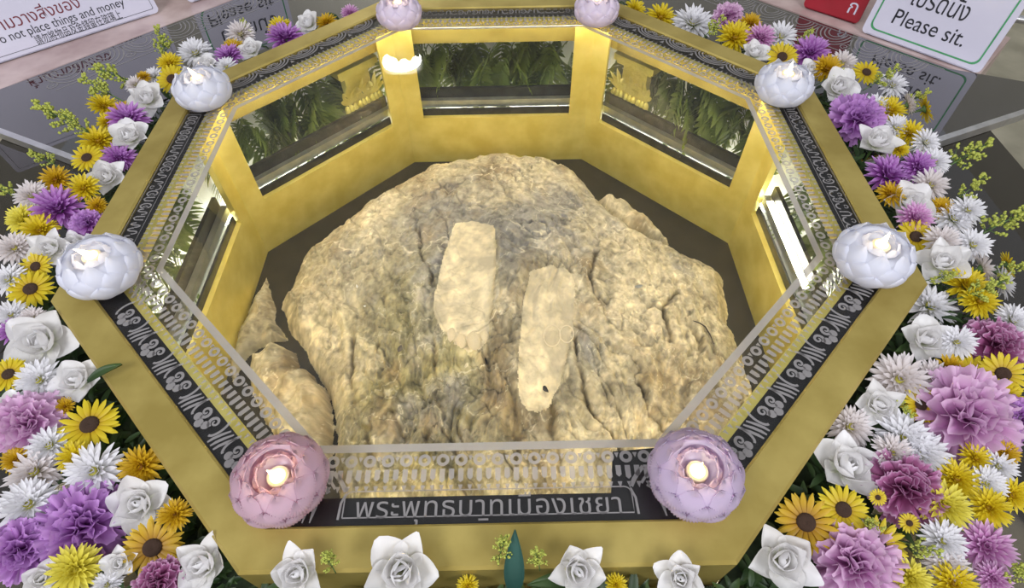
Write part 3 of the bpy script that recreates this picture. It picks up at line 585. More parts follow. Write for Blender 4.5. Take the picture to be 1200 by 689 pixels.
# ------------------------------------------------------------------ lotus candles
def candle_glass(name, c, rough, glow):
    m = mat(name, c, rough); nt, b = nodes(m); N = nt.nodes; L = nt.links; b.inputs['Specular IOR Level'].default_value = .5
    tl = N.new('ShaderNodeBsdfTranslucent'); tl.inputs[0].default_value = (*c, 1); ms = N.new('ShaderNodeMixShader'); ms.inputs[0].default_value = .45
    tr = N.new('ShaderNodeBsdfTransparent'); tr.inputs[0].default_value = (*c, 1); m2 = N.new('ShaderNodeMixShader'); m2.inputs[0].default_value = glow
    L.new(b.outputs[0], ms.inputs[1]); L.new(tl.outputs[0], ms.inputs[2]); L.new(ms.outputs[0], m2.inputs[1]); L.new(tr.outputs[0], m2.inputs[2]); L.new(m2.outputs[0], N['Material Output'].inputs[0]); return m
CG = dict(white=candle_glass('frosted_white_glass', (.84, .85, .93), .45, .12), pale=candle_glass('frosted_pale_pink_glass', (.82, .74, .86), .4, .05), pink=candle_glass('ribbed_pink_glass', (.86, .66, .76), .12, .22), lilac=candle_glass('ribbed_lilac_glass', (.85, .74, .90), .12, .22))
RB, HB = .052, .062                            # bowl radius / height
def rb(z):                                     # outer radius at height z
    t = z / HB; return RB * (.64 + .36 * math.sin(PI * min(1, .12 + t * .80)) ** .8) if t < .62 else RB * (1.0 - .30 * ((t - .55) / .45) ** 2)
def lotus_meshes(ribs):
    zin = .036 if ribs else .0495
    g = G(); zs = np.linspace(.006, HB * .93, 12); outer = [(rb(z) - .003, z) for z in zs]; inner = [(rb(z) * .78 - .004, z) for z in zs[::-1] if z > zin]
    g.lathe([(.001, .006)] + outer + inner + [(.001, zin - .001)], 40); bowl = g.mesh('bowl')
    g = G(); g.lathe([(.001, 0), (.031, 0), (.036, .003), (.036, .008), (.030, .011), (.001, .011)], 40); base = g.mesh('base')
    g = G()
    for row, (z0, z1, n, off, wd) in enumerate(((.010, .040, 8, 0, .046), (.022, .054, 8, .5, .044), (.034, .068, 8, 0, .040)) + (((.036, .058, 9, .25, .030), (.050, .0675, 8, .5, .038)) if ribs else ((.044, .0655, 7, .3, .034),))):
        for k in range(n):
            az = (k + off) * 2 * PI / n; JN = 25 if ribs else 9; P = np.zeros((10, JN, 3))
            for i, s in enumerate(np.linspace(0, 1, 10)):
                z = z0 + (z1 - z0) * s; r = (.030 - .006 * s if ribs else .032 - .010 * s) if row == 3 else (.047 - .016 * s) if row == 4 else rb(min(z, HB * .98)) + .0008 + .0035 * math.sin(PI * s * .8) + (.003 * s ** 3 if row < 2 else -.002 * s ** 3)
                w = wd / 2 * (math.sin(PI * min(1, s * .80 + .20)) ** .7 if s < 1 else .06)
                for j, u in enumerate(np.linspace(-1, 1, JN)):
                    rr = r - .0035 * u * u + (ribs * .0011 * math.cos(j * PI)) + .0015 * row * 0; aa = az + u * w / (RB if row < 3 else .028 if row == 3 else .040)
                    P[i, j] = (rr * math.cos(aa), rr * math.sin(aa), z)
            g.grid(P)
    return bowl, base, g.mesh('petal_rows')
LM = [lotus_meshes(0), lotus_meshes(1)]
g = G(); g.lathe([(.001, 0), (.0135, 0), (.0135, .007), (.0125, .008), (.010, .0068), (.001, .0068)], 28); TLB = g.mesh('cup')
g = G(); g.lathe([(.001, 0), (.0095, .0005), (.0098, .002), (.006, .003), (.001, .0033)], 20); TLW = g.mesh('glow_disc')
g = G(); g.lathe([(.0008, 0), (.0032, .003), (.0040, .007), (.0030, .013), (.0014, .019), (.0003, .024)], 12); TLF = g.mesh('flame')
cupm = noisy(mat('candle_plastic', (.8, .7, .5), .4), (.70, .60, .42), (.80, .70, .5), 20); TLB.materials.append(cupm)
TLW.materials.append(emit('glowing_disc', (1.0, .66, .26), 3.2)); TLF.materials.append(emit('flame_light', (1.0, .84, .52), 14.0))
CAN = [('pink', (330, 563), 1, 'ribbed pink lotus candle holder at the start of the inscription', .12), ('lilac', (814, 557), 1, 'ribbed lilac lotus candle holder at the end of the inscription', 0),
       ('white', (1022, 302), 0, 'frosted white lotus candle holder halfway along the sit-sign side', 0), ('white', (918, 101), 0, 'frosted white lotus candle holder nearest the Please sit sign', 0),
       ('pale', (699, 12), 0, 'pale pink lotus candle holder at the back on sit-sign side', 0), ('pale', (468, 16), 0, 'pale pink lotus candle holder at the back by the glare', 0),
       ('white', (238, 106), 0, 'frosted white lotus candle holder nearest the notice', .2), ('white', (120, 315), 0, 'frosted white lotus candle holder with leaning flame, halfway along notice side', .3)]
PX = {'pink': 112, 'lilac': 110}
for (kind, (px, py), rib, lab, lean), wpx in zip(CAN, (112, 110, 92, 68, 52, 53, 68, 94)):
    p = at(px, py, TOP + .033); s = (wpx * depth(p + np.array([0, 0, .03])) / FPX) / (2 * (RB + .004)); gname = {'white': 'white', 'pale': 'pale pink', 'pink': 'pink', 'lilac': 'lilac'}[kind]
    s = .5 * s + .5 * 1.0
    t = thing('lotus_candle_holder', lab, 'candle holder', (p[0], p[1], TOP + .0045), 'lotus candle holders on the rim'); t.scale = (s,) * 3; t.rotation_euler = (0, 0, px * .37)
    for nm, me in zip(('bowl', 'base', 'petal_rows'), LM[rib]):
        o = link(nm, me.copy(), None, t); o.data.materials.append(CG[kind])
    c = thing('tealight', 'glowing tealight in the ' + lab.replace('frosted ', '').replace('ribbed ', '').replace(' holder', ''), 'candle', (p[0], p[1], TOP + .0045 + (.0353 if rib else .0488) * s), 'tealights in the lotus holders'); c.scale = (s,) * 3
    cu = link('cup', TLB, None, c); link('glow_disc', TLW, None, cu, (0, 0, .0070)); f = link('flame', TLF, None, cu, (0, 0, .0090)); f.rotation_euler = (lean, -lean * 1.4, 0)
# ------------------------------------------------------------------ flowers
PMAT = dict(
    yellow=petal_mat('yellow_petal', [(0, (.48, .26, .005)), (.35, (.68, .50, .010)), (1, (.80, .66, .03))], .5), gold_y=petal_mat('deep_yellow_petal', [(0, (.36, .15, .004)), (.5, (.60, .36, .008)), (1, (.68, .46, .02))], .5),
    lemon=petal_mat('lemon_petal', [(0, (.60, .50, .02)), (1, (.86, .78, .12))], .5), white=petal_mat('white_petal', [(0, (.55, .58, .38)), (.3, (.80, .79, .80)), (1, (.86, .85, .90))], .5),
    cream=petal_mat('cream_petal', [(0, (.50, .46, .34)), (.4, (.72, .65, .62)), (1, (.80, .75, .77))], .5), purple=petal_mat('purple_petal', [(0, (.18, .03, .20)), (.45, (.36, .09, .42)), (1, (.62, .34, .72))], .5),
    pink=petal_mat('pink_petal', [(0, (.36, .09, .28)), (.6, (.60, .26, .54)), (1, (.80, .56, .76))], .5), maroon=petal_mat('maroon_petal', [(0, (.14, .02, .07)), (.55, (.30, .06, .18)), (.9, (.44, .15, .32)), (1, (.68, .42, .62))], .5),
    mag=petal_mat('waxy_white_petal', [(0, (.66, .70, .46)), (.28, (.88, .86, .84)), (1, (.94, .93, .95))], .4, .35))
M['eye'] = noisy(mat('dark_flower_eye', (.03, .014, .008), .8), (.018, .008, .005), (.07, .03, .012), 300, 4, .6, 500)
M['eye_y'] = noisy(mat('green_yellow_eye', (.45, .42, .06), .8), (.30, .32, .04), (.6, .5, .08), 300, 4, .6, 500)
M['stem'] = noisy(mat('green_stem', (.07, .14, .03), .6), (.05, .10, .02), (.10, .18, .05), 60)
M['leaf'] = petal_mat('dark_leaf', [(0, (.015, .04, .010)), (.5, (.035, .075, .02)), (1, (.07, .12, .035))], .45, .25)
M['bud'] = noisy(mat('goldenrod_bud', (.36, .40, .06), .7), (.25, .32, .05), (.50, .50, .09), 120)
def stem_mesh(): g = G(); g.lathe([(.02, -1.3), (.05, -.5), (.10, -.18), (.26, -.04), (.22, .02)], 10); return g.mesh('stem')
STEM = stem_mesh()
STEM.materials.append(M['stem'])
def daisy(seed):
    r = random.Random(seed); g = G()
    for row, (n, a0, a1, L) in enumerate(((19, .05, -.15, .80), (17, .28, .05, .74))):
        for k in range(n): petal(g, L * r.uniform(.9, 1.04), .21, a0 + r.uniform(-.1, .1), a1 + r.uniform(-.25, .15), -.25, (k + .5 * row) * 2 * PI / n + r.uniform(-.05, .05), .20, .02 * row, 5, 2, 'strap')
    c = G(); c.lathe([(.30, .0), (.29, .07), (.20, .13), (.10, .12), (.01, .10)], 18); return g.mesh('petals'), c.mesh('flower_centre')
def mum(seed, open_=True):
    r = random.Random(seed); g = G()
    for row, (n, a0, a1, L, r0) in enumerate(((18, -.05, -.1, .80, .2), (18, .2, .15, .80, .2), (16, .5, .45, .72, .18), (14, .80, .75, .60, .14), (10, 1.1, 1.0, .48, .10), (7, 1.35, 1.3, .38, .05))):
        for k in range(n): petal(g, L * r.uniform(.86, 1.06), .20, a0 + r.uniform(-.14, .14), a1 + r.uniform(-.25, .3), .5, (k + .37 * row) * 2 * PI / n + r.uniform(-.09, .09), r0, .02 * row, 4, 2, 'strap')
    c = G(); c.lathe([(.15, .06), (.16, .16), (.10, .22), (.01, .24)], 14); return g.mesh('petals'), c.mesh('flower_centre')
def magnolia(seed):
    r = random.Random(seed); g = G(); n = r.choice((5, 6))
    for k in range(n): petal(g, r.uniform(.90, 1.05), r.uniform(.88, 1.08), r.uniform(.1, .35), r.uniform(.5, 1.1), .42, k * 2 * PI / n + r.uniform(-.2, .2), .06, .012 * (k % 2), 9, 6, 'point' if r.random() < .3 else 'oval', .03, 2, r.uniform(0, 6), r.uniform(-.9, .0))
    i_ = G()
    for row, (n, a0, a1, L, w) in enumerate(((4, .55, 1.45, .82, .86), (3, .8, 1.9, .72, .78), (2, 1.1, 2.2, .60, .62))):
        for k in range(n): petal(i_, L * r.uniform(.9, 1.08), w, a0 + r.uniform(-.12, .12), a1 + r.uniform(-.25, .15), .55, (k + .4 * row) * 2 * PI / n + r.uniform(-.3, .3) + seed, .05, .03 + .03 * row, 9, 6, 'oval', .02, 2, r.uniform(0, 6))
    return g.mesh('outer_petals'), i_.mesh('inner_petals')
def carnation(seed):
    r = random.Random(seed); g = G()
    for row, (n, a0, a1, L) in enumerate(((8, -.05, .0, .98), (8, .2, .2, .92), (7, .42, .5, .80), (6, .7, .85, .66), (5, .95, 1.2, .54), (4, 1.3, 1.5, .44))):
        for k in range(n): petal(g, L * r.uniform(.88, 1.08), r.uniform(.70, .92), a0 + r.uniform(-.15, .15), a1 + r.uniform(-.25, .25), .15, (k + .5 * row) * 2 * PI / n + r.uniform(-.2, .2), .04, .04 * row, 7, 14, 'fan', r.uniform(.09, .14), r.uniform(4, 6.5), r.uniform(0, 6), 0, .10)
    c = G(); c.lathe([(.10, -.35), (.15, -.2), (.18, -.05), (.15, .02)], 12); return g.mesh('petals'), c.mesh('calyx')
def sprig(seed):
    r = random.Random(seed); s_ = G(); b_ = G(); n = 9; pts = np.stack([.12 * np.linspace(0, 1, n) ** 1.6 * math.cos(seed), .10 * np.linspace(0, 1, n) ** 1.6 * math.sin(seed), np.linspace(-.35, 1, n)], 1)
    s_.tube(pts, np.linspace(.022, .010, n), 5)
    for i in range(26):
        t = r.uniform(.30, 1.0); p = pts[0] * 0 + np.array([np.interp(t, np.linspace(0, 1, n), pts[:, q]) for q in range(3)]); az = i * 2.4; l = .34 * (1.08 - t) + .06
        e = p + np.array([l * math.cos(az), l * math.sin(az), l * .7]); mid = (p + e) / 2 + np.array([0, 0, -.03]); s_.tube([p, mid, e], [.010, .008, .006], 4)
        for k in range(7):
            f = r.uniform(.35, 1.05); c = p + (e - p) * f + np.array([r.gauss(0, .022) for _ in range(3)]); b_.ball(c, r.uniform(.022, .042), 5, 4)
    return s_.mesh('stem'), b_.mesh('blossoms')
def variants(fn, cols, n, m2, base):
    out = {}
    for c in cols:
        L = []
        for k in range(n):
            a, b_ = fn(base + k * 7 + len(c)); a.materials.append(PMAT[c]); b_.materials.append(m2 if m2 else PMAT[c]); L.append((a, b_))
        out[c] = L
    return out
DA = variants(daisy, ('yellow', 'gold_y', 'lemon'), 3, M['eye'], 1); MUW = variants(mum, ('white', 'cream'), 3, M['eye_y'], 31); MUC = variants(mum, ('yellow', 'gold_y', 'lemon', 'purple', 'pink'), 2, None, 61)
for k in ('purple', 'pink'):
    for a, b_ in MUC[k]: b_.materials.clear(); b_.materials.append(PMAT[k])
MG = variants(magnolia, ('mag',), 5, None, 5); CA = variants(carnation, ('pink', 'purple', 'maroon'), 3, M['stem'], 9)
SPR = [sprig(k) for k in range(4)]
for a, b_ in SPR: a.materials.append(M['stem']); b_.materials.append(M['bud'])
# kind: d daisy, w/c white or cream chrysanthemum, y/g/l yellow tones, p/k purple or pink chrysanthemum, m magnolia, A/B/C pink, purple, maroon carnation, s sprig
NS, SS = 'notice side', 'sit-sign side'
FL = '''
m 361 27 34|white magnolia bud against the gold rim beside the rearmost purple mum
p 334 41 44|rearmost purple chrysanthemum, between gold rim and mirrored sign
y 327 30 28|yellow chrysanthemum behind the rearmost purple chrysanthemum
g 382 25 26|deep yellow chrysanthemum behind the white magnolia bud at the back rim
k 410 14 22|small pink chrysanthemum at the very back of the rim near the pale candle
c 281 38 34|round cream chrysanthemum in front of the mirrored sign
m 294 58 32|half open white magnolia below the round cream chrysanthemum
p 266 64 34|dull purple chrysanthemum behind the candle nearest the notice
g 272 55 26|deep yellow chrysanthemum peeping over the dull purple one
w 228 60 40|fluffy white chrysanthemum standing behind the candle nearest the notice
m 241 74 28|small white magnolia directly behind the flame nearest the notice
w 265 77 26|little white chrysanthemum touching the rim by the candle nearest the notice
d 201 92 38|yellow daisy with dark eye beside the candle nearest the notice
y 198 73 28|yellow chrysanthemum under the upright sprig near the notice
w 179 88 24|small white chrysanthemum next to the dark-eyed daisy near the notice
g 168 89 16|tiny yellow chrysanthemum between two small white ones near the notice
c 158 98 24|small cream chrysanthemum below the long sprigs near the notice
m 172 115 46|full white magnolia below the small white chrysanthemums near the notice
y 121 122 32|yellow chrysanthemum at the outer edge under the long sprigs
g 141 129 24|deep yellow chrysanthemum above the flat purple one near the notice
y 124 142 24|yellow chrysanthemum just outside the flat purple one near the notice
p 149 137 46|flat purple chrysanthemum above an open white magnolia near the notice
m 152 159 48|open white magnolia pressed to the rim under the flat purple mum
y 114 163 42|bushy yellow chrysanthemum above the small-eyed yellow daisy
d 101 184 38|yellow daisy with small eye beside the upper purple chrysanthemum
p 140 184 38|purple chrysanthemum tucked between magnolia and gold rim on the notice side
m 125 207 48|white magnolia leaning on the gold rim halfway down the notice side
y 97 219 36|yellow chrysanthemum beside the magnolia halfway down the notice side
g 64 209 34|deep yellow chrysanthemum above the large purple one on the notice side
c 36 228 40|loose cream chrysanthemum at the outer edge above the large purple one
p 66 242 58|large purple chrysanthemum with yellow flowers around on the notice side
g 112 241 24|small deep yellow chrysanthemum by the rim beside the large purple one
B 101 262 36|dark purple carnation next to the rim above the leaning-flame candle
l 24 256 38|lemon chrysanthemum at the outer edge below the large purple one
y 45 268 42|bright yellow chrysanthemum above the magnolia by the leaning-flame candle
m 58 291 50|white magnolia beside the leaning-flame candle
m 88 285 34|single pointed white petals behind the leaning-flame candle
c 16 290 42|cream chrysanthemum at the edge beside the magnolia near the leaning-flame candle
d 41 312 38|yellow daisy above a twin daisy by the leaning-flame candle
d 35 338 50|larger lower yellow daisy of the pair by the leaning-flame candle
w 8 326 40|white chrysanthemum outside the pair of yellow daisies
w 12 368 36|white chrysanthemum below the pair of yellow daisies
c 38 372 30|small cream chrysanthemum above the large magnolia on the notice side
p 15 388 34|purple chrysanthemum half hidden behind the large magnolia
m 48 399 84|large white magnolia with broad pointed petals on the notice side
d 9 438 44|yellow daisy cut off at the edge below the large magnolia
w 44 445 52|white chrysanthemum between two magnolias on the notice side
m 90 446 62|white magnolia near the gold rim beside the dark leaf
m 12 474 36|white magnolia above the pale pink carnation at the edge
A 33 497 72|pink carnation at the edge beside the lone bright daisy
d 104 497 68|bright yellow daisy with dark eye below the dark leaf
g 75 476 22|small deep yellow chrysanthemum between magnolia and pink carnation
w 56 521 50|white chrysanthemum under the bright daisy and pink carnation
g 18 538 32|deep yellow chrysanthemum under the pink carnation at the edge
y 86 536 38|yellow chrysanthemum beneath the bright daisy
w 108 552 66|white chrysanthemum with green eye above the big purple carnation
g 163 547 50|flattened deep yellow chrysanthemum close to the rim by the pink candle
c 38 552 62|broad cream chrysanthemum beside the big purple carnation
w 32 590 64|spiky white chrysanthemum left of nothing but the big purple carnation
B 98 618 90|big purple carnation on the notice side near the front
m 163 591 76|white magnolia crumpled beside the big purple carnation
g 204 603 38|deep yellow chrysanthemum tucked against the rim below the crumpled magnolia
d 178 642 68|deep yellow daisy with dark eye below the crumpled magnolia
B 26 645 70|purple carnation in the corner beside the big purple one
l 86 668 60|lemon chrysanthemum under the big purple carnation
m 140 660 40|white magnolia half hidden between lemon chrysanthemum and deep yellow daisy
m 48 678 44|white magnolia at the bottom beneath the corner carnation
w 124 685 36|white chrysanthemum at the bottom below the deep yellow daisy
C 186 684 50|maroon carnation at the bottom beside the large front magnolia
m 238 661 74|large white magnolia at the rim corner by the pink candle
m 353 671 70|white magnolia against the front rim below the pink candle
m 470 667 92|widest white magnolia at the front rim below the inscription start
m 675 668 72|white magnolia at the front rim below the inscription end
m 797 677 60|small white magnolia at the front rim below the lilac candle
y 722 685 26|small yellow chrysanthemum between the two magnolias below the lilac candle
y 548 687 26|small yellow chrysanthemum beside the blue green leaf at the front
m 992 546 86|large white magnolia by the rim above the pair of dark-eyed daisies
d 945 612 70|deep yellow daisy with dark eye closest to the rim corner by lilac candle
d 989 597 60|yellow daisy with dark eye beside the maroon carnation
m 918 656 86|largest white magnolia at the corner of the rim by the lilac candle
A 1000 658 94|pink carnation between the largest magnolia and a yellow daisy
d 1028 638 66|yellow daisy with dark eye above the front pink carnation
d 1029 583 20|tiny pale-rimmed daisy under the maroon carnation
d 1066 613 24|small yellow daisy bud among green sprigs below the maroon carnation
C 1062 571 78|maroon carnation with pale edges on the sit-sign side
l 1108 591 58|lemon chrysanthemum between maroon carnation and white chrysanthemum
y 1122 560 48|yellow chrysanthemum with deep folds above the lemon one
w 1107 634 52|white chrysanthemum beside the pale lilac chrysanthemum near the front
c 1109 662 48|cream chrysanthemum beneath the white one near the front
k 1156 640 62|pale lilac pink chrysanthemum at the outer edge near the front
y 1160 594 46|yellow chrysanthemum above the pale lilac pink chrysanthemum
w 1158 567 44|white chrysanthemum between yellow ones at the outer edge
y 1188 580 40|yellow chrysanthemum at the outermost edge beyond the white one
w 1082 530 62|white chrysanthemum above the maroon carnation
c 1047 530 46|cream chrysanthemum beside the large rim magnolia
l 1070 678 46|lemon chrysanthemum at the bottom beside the front pink carnation
y 1120 684 50|yellow chrysanthemum at the bottom below the cream one
k 1165 678 38|pink chrysanthemum at the bottom outer edge
y 1145 536 36|yellow chrysanthemum under the biggest pink carnation
g 1180 532 30|deep yellow chrysanthemum at the edge below the biggest carnation
w 1172 546 42|white chrysanthemum at the edge below the biggest carnation
w 1092 357 60|white chrysanthemum close below the side candle on the sit-sign side
m 1086 398 64|ivory magnolia with folded petals above the cream pair
w 1122 400 42|small white chrysanthemum between ivory magnolia and plum carnation
C 1168 401 60|plum carnation with pale frills at the outer edge
d 1140 438 64|yellow daisy with dark eye above the biggest carnation
d 1176 438 54|yellow daisy with dark eye at the edge below the plum carnation
g 1114 432 34|deep yellow chrysanthemum beside the daisy above the biggest carnation
y 1178 464 46|yellow chrysanthemum just beyond the biggest pink carnation
A 1133 488 108|biggest pink carnation of all on the sit-sign side
c 1055 444 66|cream chrysanthemum by the rim above the narrow magnolia
c 1093 440 44|small cream chrysanthemum touching the biggest carnation
m 1030 474 60|narrow white magnolia near the rim beside a half hidden daisy
d 1080 474 48|half hidden yellow daisy against the biggest carnation
c 998 500 54|cream chrysanthemum against the rim above the large magnolia
w 1060 513 62|white chrysanthemum below the half hidden daisy
y 1150 352 42|yellow chrysanthemum among sprigs above the plum carnation
B 1194 490 48|purple carnation cut by the edge beside the biggest one
w 1190 374 44|white chrysanthemum at the edge above the plum carnation
m 1028 165 54|white magnolia beside the frilled purple carnation near Please sit sign
p 1044 203 56|loose purple chrysanthemum against the rim below the magnolia near Please sit
p 1078 195 40|pale purple chrysanthemum further out than the loose one
w 1096 188 36|white chrysanthemum by the pale purple one near the steel edge
y 1055 174 22|small yellow chrysanthemum above the loose purple one
m 1066 237 58|white magnolia above the daisy beside the side candle
g 1045 226 32|deep yellow chrysanthemum squeezed under the loose purple one
g 1104 243 28|deep yellow chrysanthemum next to the magnolia above the side candle
c 1092 216 42|cream pink chrysanthemum below the white one by the steel edge
k 1074 254 40|pink chrysanthemum above the daisy beside the side candle
d 1074 277 46|yellow daisy with dark eye beside the side candle
w 1120 254 48|white chrysanthemum between sprigs, above its cream neighbour
c 1105 281 40|cream chrysanthemum directly above the open magnolia near the side candle
w 1142 286 42|white chrysanthemum at the outer edge beside the open magnolia
w 1136 245 38|outermost white chrysanthemum above the side candle
m 1105 307 64|open round white magnolia beyond the daisy at the side candle
d 1182 310 34|yellow daisy turned sideways at the edge beyond the open magnolia
y 1135 333 52|yellow chrysanthemum below the open round magnolia
c 1155 314 38|cream chrysanthemum between open magnolia and sideways daisy
w 1178 330 40|white chrysanthemum under the sideways daisy
w 916 41 38|crisp white chrysanthemum behind the candle nearest Please sit
d 917 66 38|yellow daisy peeping over the candle nearest Please sit
p 950 60 42|bright purple chrysanthemum behind the candle nearest Please sit
m 949 82 30|small white magnolia behind the flame nearest Please sit
g 970 79 34|deep yellow chrysanthemum below the bright purple one
c 988 73 32|cream chrysanthemum behind the bell shaped magnolia
m 983 102 50|bell shaped white magnolia by the rim near Please sit
d 1016 84 34|yellow daisy among sprigs in front of the Please sit sign
w 1047 98 34|white chrysanthemum projecting over the glass before Please sit
B 1005 137 56|frilled purple carnation near the rim below the bell shaped magnolia
y 1045 127 38|yellow chrysanthemum beside the frilled purple carnation
w 1028 124 32|white chrysanthemum between frilled carnation and yellow chrysanthemum
d 1086 127 38|yellow daisy turned on its side nearest the steel edge
c 1067 122 28|cream chrysanthemum beside the daisy turned on its side
w 1051 148 32|white chrysanthemum above the loose purple one
y 1068 155 32|yellow chrysanthemum above the pale purple one
w 1087 166 34|white chrysanthemum where the steel edge meets the flowers
y 775 18 36|yellow chrysanthemum furthest back along the sit-sign rim
w 813 24 50|white double chrysanthemum at the back of the sit-sign rim
A 853 17 32|pink carnation at the back behind the rim toward the red sign
y 862 42 42|yellow chrysanthemum clump between white double and small magnolia
k 892 42 36|pink chrysanthemum beside the crisp white one
m 885 62 36|small cream magnolia touching the rim near the Please sit candle
g 880 26 26|deep yellow chrysanthemum behind the pink one near the red sign
y 745 10 26|yellow chrysanthemum at the back corner beside the pale candle
s 194 60 46|upright green sprig standing above the notice-side yellow chrysanthemum
s 148 92 60|longest leaning green sprig in front of the notice
s 126 110 56|lower leaning green sprig in front of the notice
s 84 145 66|bushy green sprig at the outer edge by the steel bar
s 100 152 50|short green sprig beside the bushy one by the steel bar
s 60 190 40|pale green sprig above the loose cream chrysanthemum
s 12 228 54|green sprig at the edge above the lemon chrysanthemum
s 292 40 28|short green sprig between cream chrysanthemum and rearmost purple one
s 390 665 50|green sprig at the front rim below the pink candle
s 585 655 56|upright green sprig next to the blue green leaf
s 632 662 50|second upright green sprig beside the front rim magnolia
s 830 37 36|green sprig beside the white double chrysanthemum at the back
s 1028 96 40|leafy green sprig around the daisy before Please sit
s 937 50 30|small green sprig behind the bright purple chrysanthemum
s 1066 120 36|green sprig beside the daisy turned on its side, before the steel edge
s 1122 188 64|long green sprig reaching over the smoky glass below the steel edge
s 1128 230 50|green sprig above the outermost white chrysanthemum
s 1160 268 70|longest green sprig on the outer edge beyond the white chrysanthemums
s 1170 318 46|green sprig around the sideways daisy
s 1090 327 40|green sprig between side candle and open magnolia
s 1140 345 60|broad green sprig among yellow chrysanthemum above plum carnation
s 1050 474 36|green sprig between narrow magnolia and half hidden daisy
s 1012 610 36|green sprig between the two dark-eyed daisies near the front
s 1072 640 50|thin green sprig below the maroon carnation
s 1182 676 50|green sprig over the dark floor at the bottom corner
s 968 92 30|tiny green sprig between small magnolia and bell shaped magnolia
'''
FL = FL.replace('left of nothing but the', 'outside the')
KN = dict(d='daisy', w='chrysanthemum', c='chrysanthemum', y='chrysanthemum', g='chrysanthemum', l='chrysanthemum', p='chrysanthemum', k='chrysanthemum', m='magnolia', A='carnation', B='carnation', C='carnation', s='flowering_sprig')
rnd = random.Random(11)
def apo(p): return max(p[0] * math.cos(R_(a)) + p[1] * math.sin(R_(a)) for a in range(0, 360, 45))
for line in FL.strip().split('\n'):
    head, lab = line.split('|'); k, px, py, dpx = head.split(); px, py, dpx = float(px), float(py), float(dpx)
    zz = TOP - .020 + rnd.uniform(-.008, .010)
    p = at(px, py, zz); a = apo(p); r = dpx * depth(p) / FPX / 2
    front = py > 640 and 290 < px < 860
    if front: zz = TOP + (.012 if k == 'm' else .022 if k == 's' else -.02)
    for _ in range(0 if front else 8):
        p = at(px, py, zz); a = apo(p)
        if a > .705 + .35 * r or py > 600: break
        zz -= .006
        if zz < TOP - .055: break
    p = at(px, py, zz); r = dpx * depth(p) / FPX / 2
    out = np.array([p[0], p[1], 0]); out /= np.linalg.norm(out); tc = CAM - p; tc /= np.linalg.norm(tc)
    ax = np.array([0, 0, 1.0]) * .75 + tc * .75 + out * .22 + np.array([rnd.gauss(0, .16), rnd.gauss(0, .16), 0])
    if 'sideways' in lab or 'on its side' in lab: ax = np.array([.9, -.1, .45])
    lift = 0 if front else {'m': .30, 'd': .08, 's': .3}.get(k, .22)
    if k == 's':
        up = np.array([0, 0, .75]) + out * .9 + np.array([rnd.gauss(0, .2), rnd.gauss(0, .2), 0]); ax = up
        if 'upright' in lab or py > 640: ax = np.array([rnd.gauss(0, .1), .25, 1.0])
        if 'leaning' in lab: ax = np.array([-1.0, .35, .35])
        if 'long' in lab and px > 1000: ax = np.array([1.0, .45, .4])
    ax /= np.linalg.norm(ax); base = p - ax * r * lift
    t = thing(KN[k], lab, {'flowering_sprig': 'sprig'}.get(KN[k], 'flower'), tuple(base), {'d': 'yellow daisies in the wreath', 'm': 'white magnolias in the wreath', 's': 'green sprigs in the wreath'}.get(k, {'A': 'carnations in the wreath', 'B': 'carnations in the wreath', 'C': 'carnations in the wreath'}.get(k, 'chrysanthemums in the wreath')))
    t.rotation_mode = 'QUATERNION'; t.rotation_quaternion = Vector(ax).to_track_quat('Z', 'Y') @ Matrix.Rotation(rnd.uniform(0, 6.28), 3, 'Z').to_quaternion()
    cl = dict(w='white', c='cream', y='yellow', g='gold_y', l='lemon', p='purple', k='pink', A='pink', B='purple', C='maroon', m='mag').get(k)
    if k == 'd': cl = 'gold_y' if lab.startswith('deep') else 'yellow'; me = rnd.choice(DA[cl]); nn = ('petals', 'flower_centre')
    elif k in 'wc': me = rnd.choice(MUW[cl]); nn = ('petals', 'flower_centre')
    elif k in 'yglpk': me = rnd.choice(MUC[cl]); nn = ('petals', 'flower_centre')
    elif k == 'm': me = rnd.choice(MG['mag']); nn = ('outer_petals', 'inner_petals')
    elif k == 's': me = rnd.choice(SPR); nn = ('stem', 'blossoms'); r *= 1.45
    else: me = rnd.choice(CA[cl]); nn = ('petals', 'calyx')
    s = r * (1.08 if k in 'wcyglpk' else 1.04); t.scale = (s, s, s)
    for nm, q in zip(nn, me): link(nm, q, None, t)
    if k != 's': link('stem', STEM, None, t)
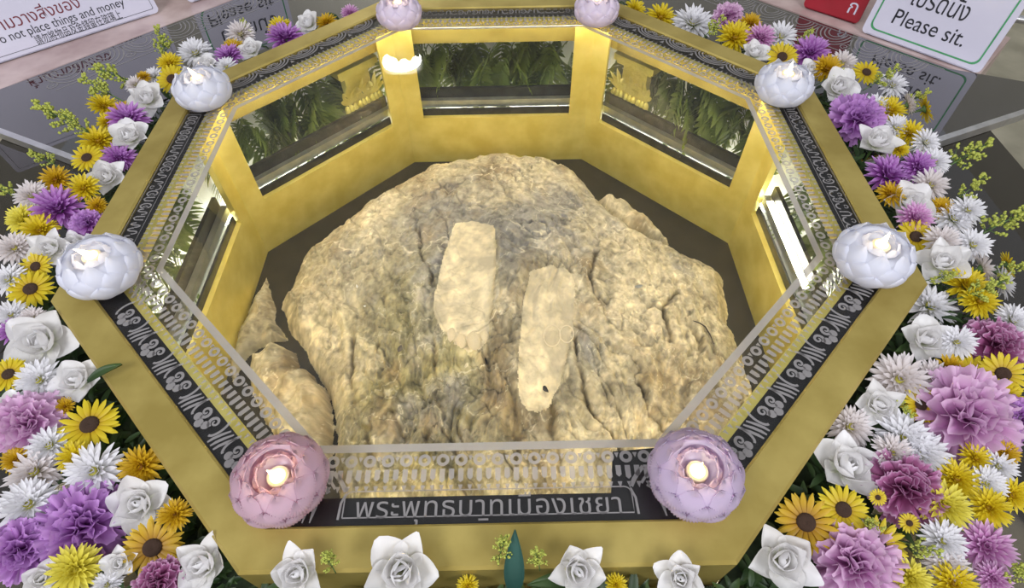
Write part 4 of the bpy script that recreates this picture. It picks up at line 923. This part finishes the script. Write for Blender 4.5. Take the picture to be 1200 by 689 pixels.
# single visible leaves
def leaf_thing(px, py, z, l, w, dirv, label, m):
    p = at(px, py, z); g = G(); petal(g, l, w, .25, -.1, .35, 0, -l / 2, 0, 10, 6, 'point', .002, 6, 0)
    o = put('green_leaf', g, m, None, True, tuple(p)); o.rotation_mode = 'QUATERNION'; o.rotation_quaternion = Vector(dirv).to_track_quat('X', 'Z'); tag(o, label, 'leaf')
leaf_thing(124, 438, Z(.012), .055, .022, (.9, .35, .2), 'dark pointed leaf lying over the gold rim beside a magnolia', M['leaf'])
bl = petal_mat('blue_green_leaf', [(0, (.015, .06, .05)), (1, (.05, .14, .12))], .35, .2)
leaf_thing(603, 655, Z(.016), .085, .030, (.03, .62, .75), 'blue green upright leaf at the middle of the front rim', bl)
leaf_thing(650, 684, Z(-.01), .07, .028, (-.8, -.1, .2), 'broad green leaf at the front rim beside the blue green leaf', M['leaf'])
# foliage filling under the flowers
g = G(); r = random.Random(5)
for i in range(5200):
    a = r.choice([x for x in range(0, 360, 45)]); side_w = .10 if a not in (270,) else .16
    v = .700 + abs(r.gauss(0, 1)) * .060 + .012
    if a in (90,): v = min(v, .74)
    if v > .93 or (a in (0, 180, 45, 135) and v > .88): continue
    u = r.uniform(-1, 1) * v * T22; hmax = max(.012, .066 - (v - .70) * .22); z = Z(TB - .016) + r.uniform(0, hmax)
    q = G(); l = r.uniform(.018, .042); petal(q, l, l * r.uniform(.32, .5), r.uniform(-.2, .9), r.uniform(-.5, .3), .4, r.uniform(0, 6.28), 0, 0, 3, 2, 'point'); g.add(q.v[0] + sw(a, u, v, z), q.f, q.t[0] * r.uniform(.5, 1))
tag(put('wreath_foliage', g, M['leaf'], None, True), 'dark green leaves packed under the flowers all round the gold rim', 'foliage', None, 'stuff')
# ------------------------------------------------------------------ ceiling lamp whose reflection lies in the glass top
lamp = thing('pendant_lamp', 'bright pendant lamp mirrored as a white glare in the glass top', 'lamp', (-0.937, 4.231, 3.0))
g = G(); g.lathe([(.001, -.015), (.5, -.015), (.5, .012), (.001, .012)], 40); g.v[0] = g.v[0] * np.array([.36, .36, 1]); put('diffuser', g, emit('lamp_glow', (1, .97, .90), 38.0), lamp)
g = G(); g.box((0, 0, .026), (.40, .42, .02)); put('housing', g, M['steel'], lamp)
g = G(); g.tube([(0, 0, .036), (0, 0, .9)], .008, 8); put('rod', g, M['steel'], lamp)
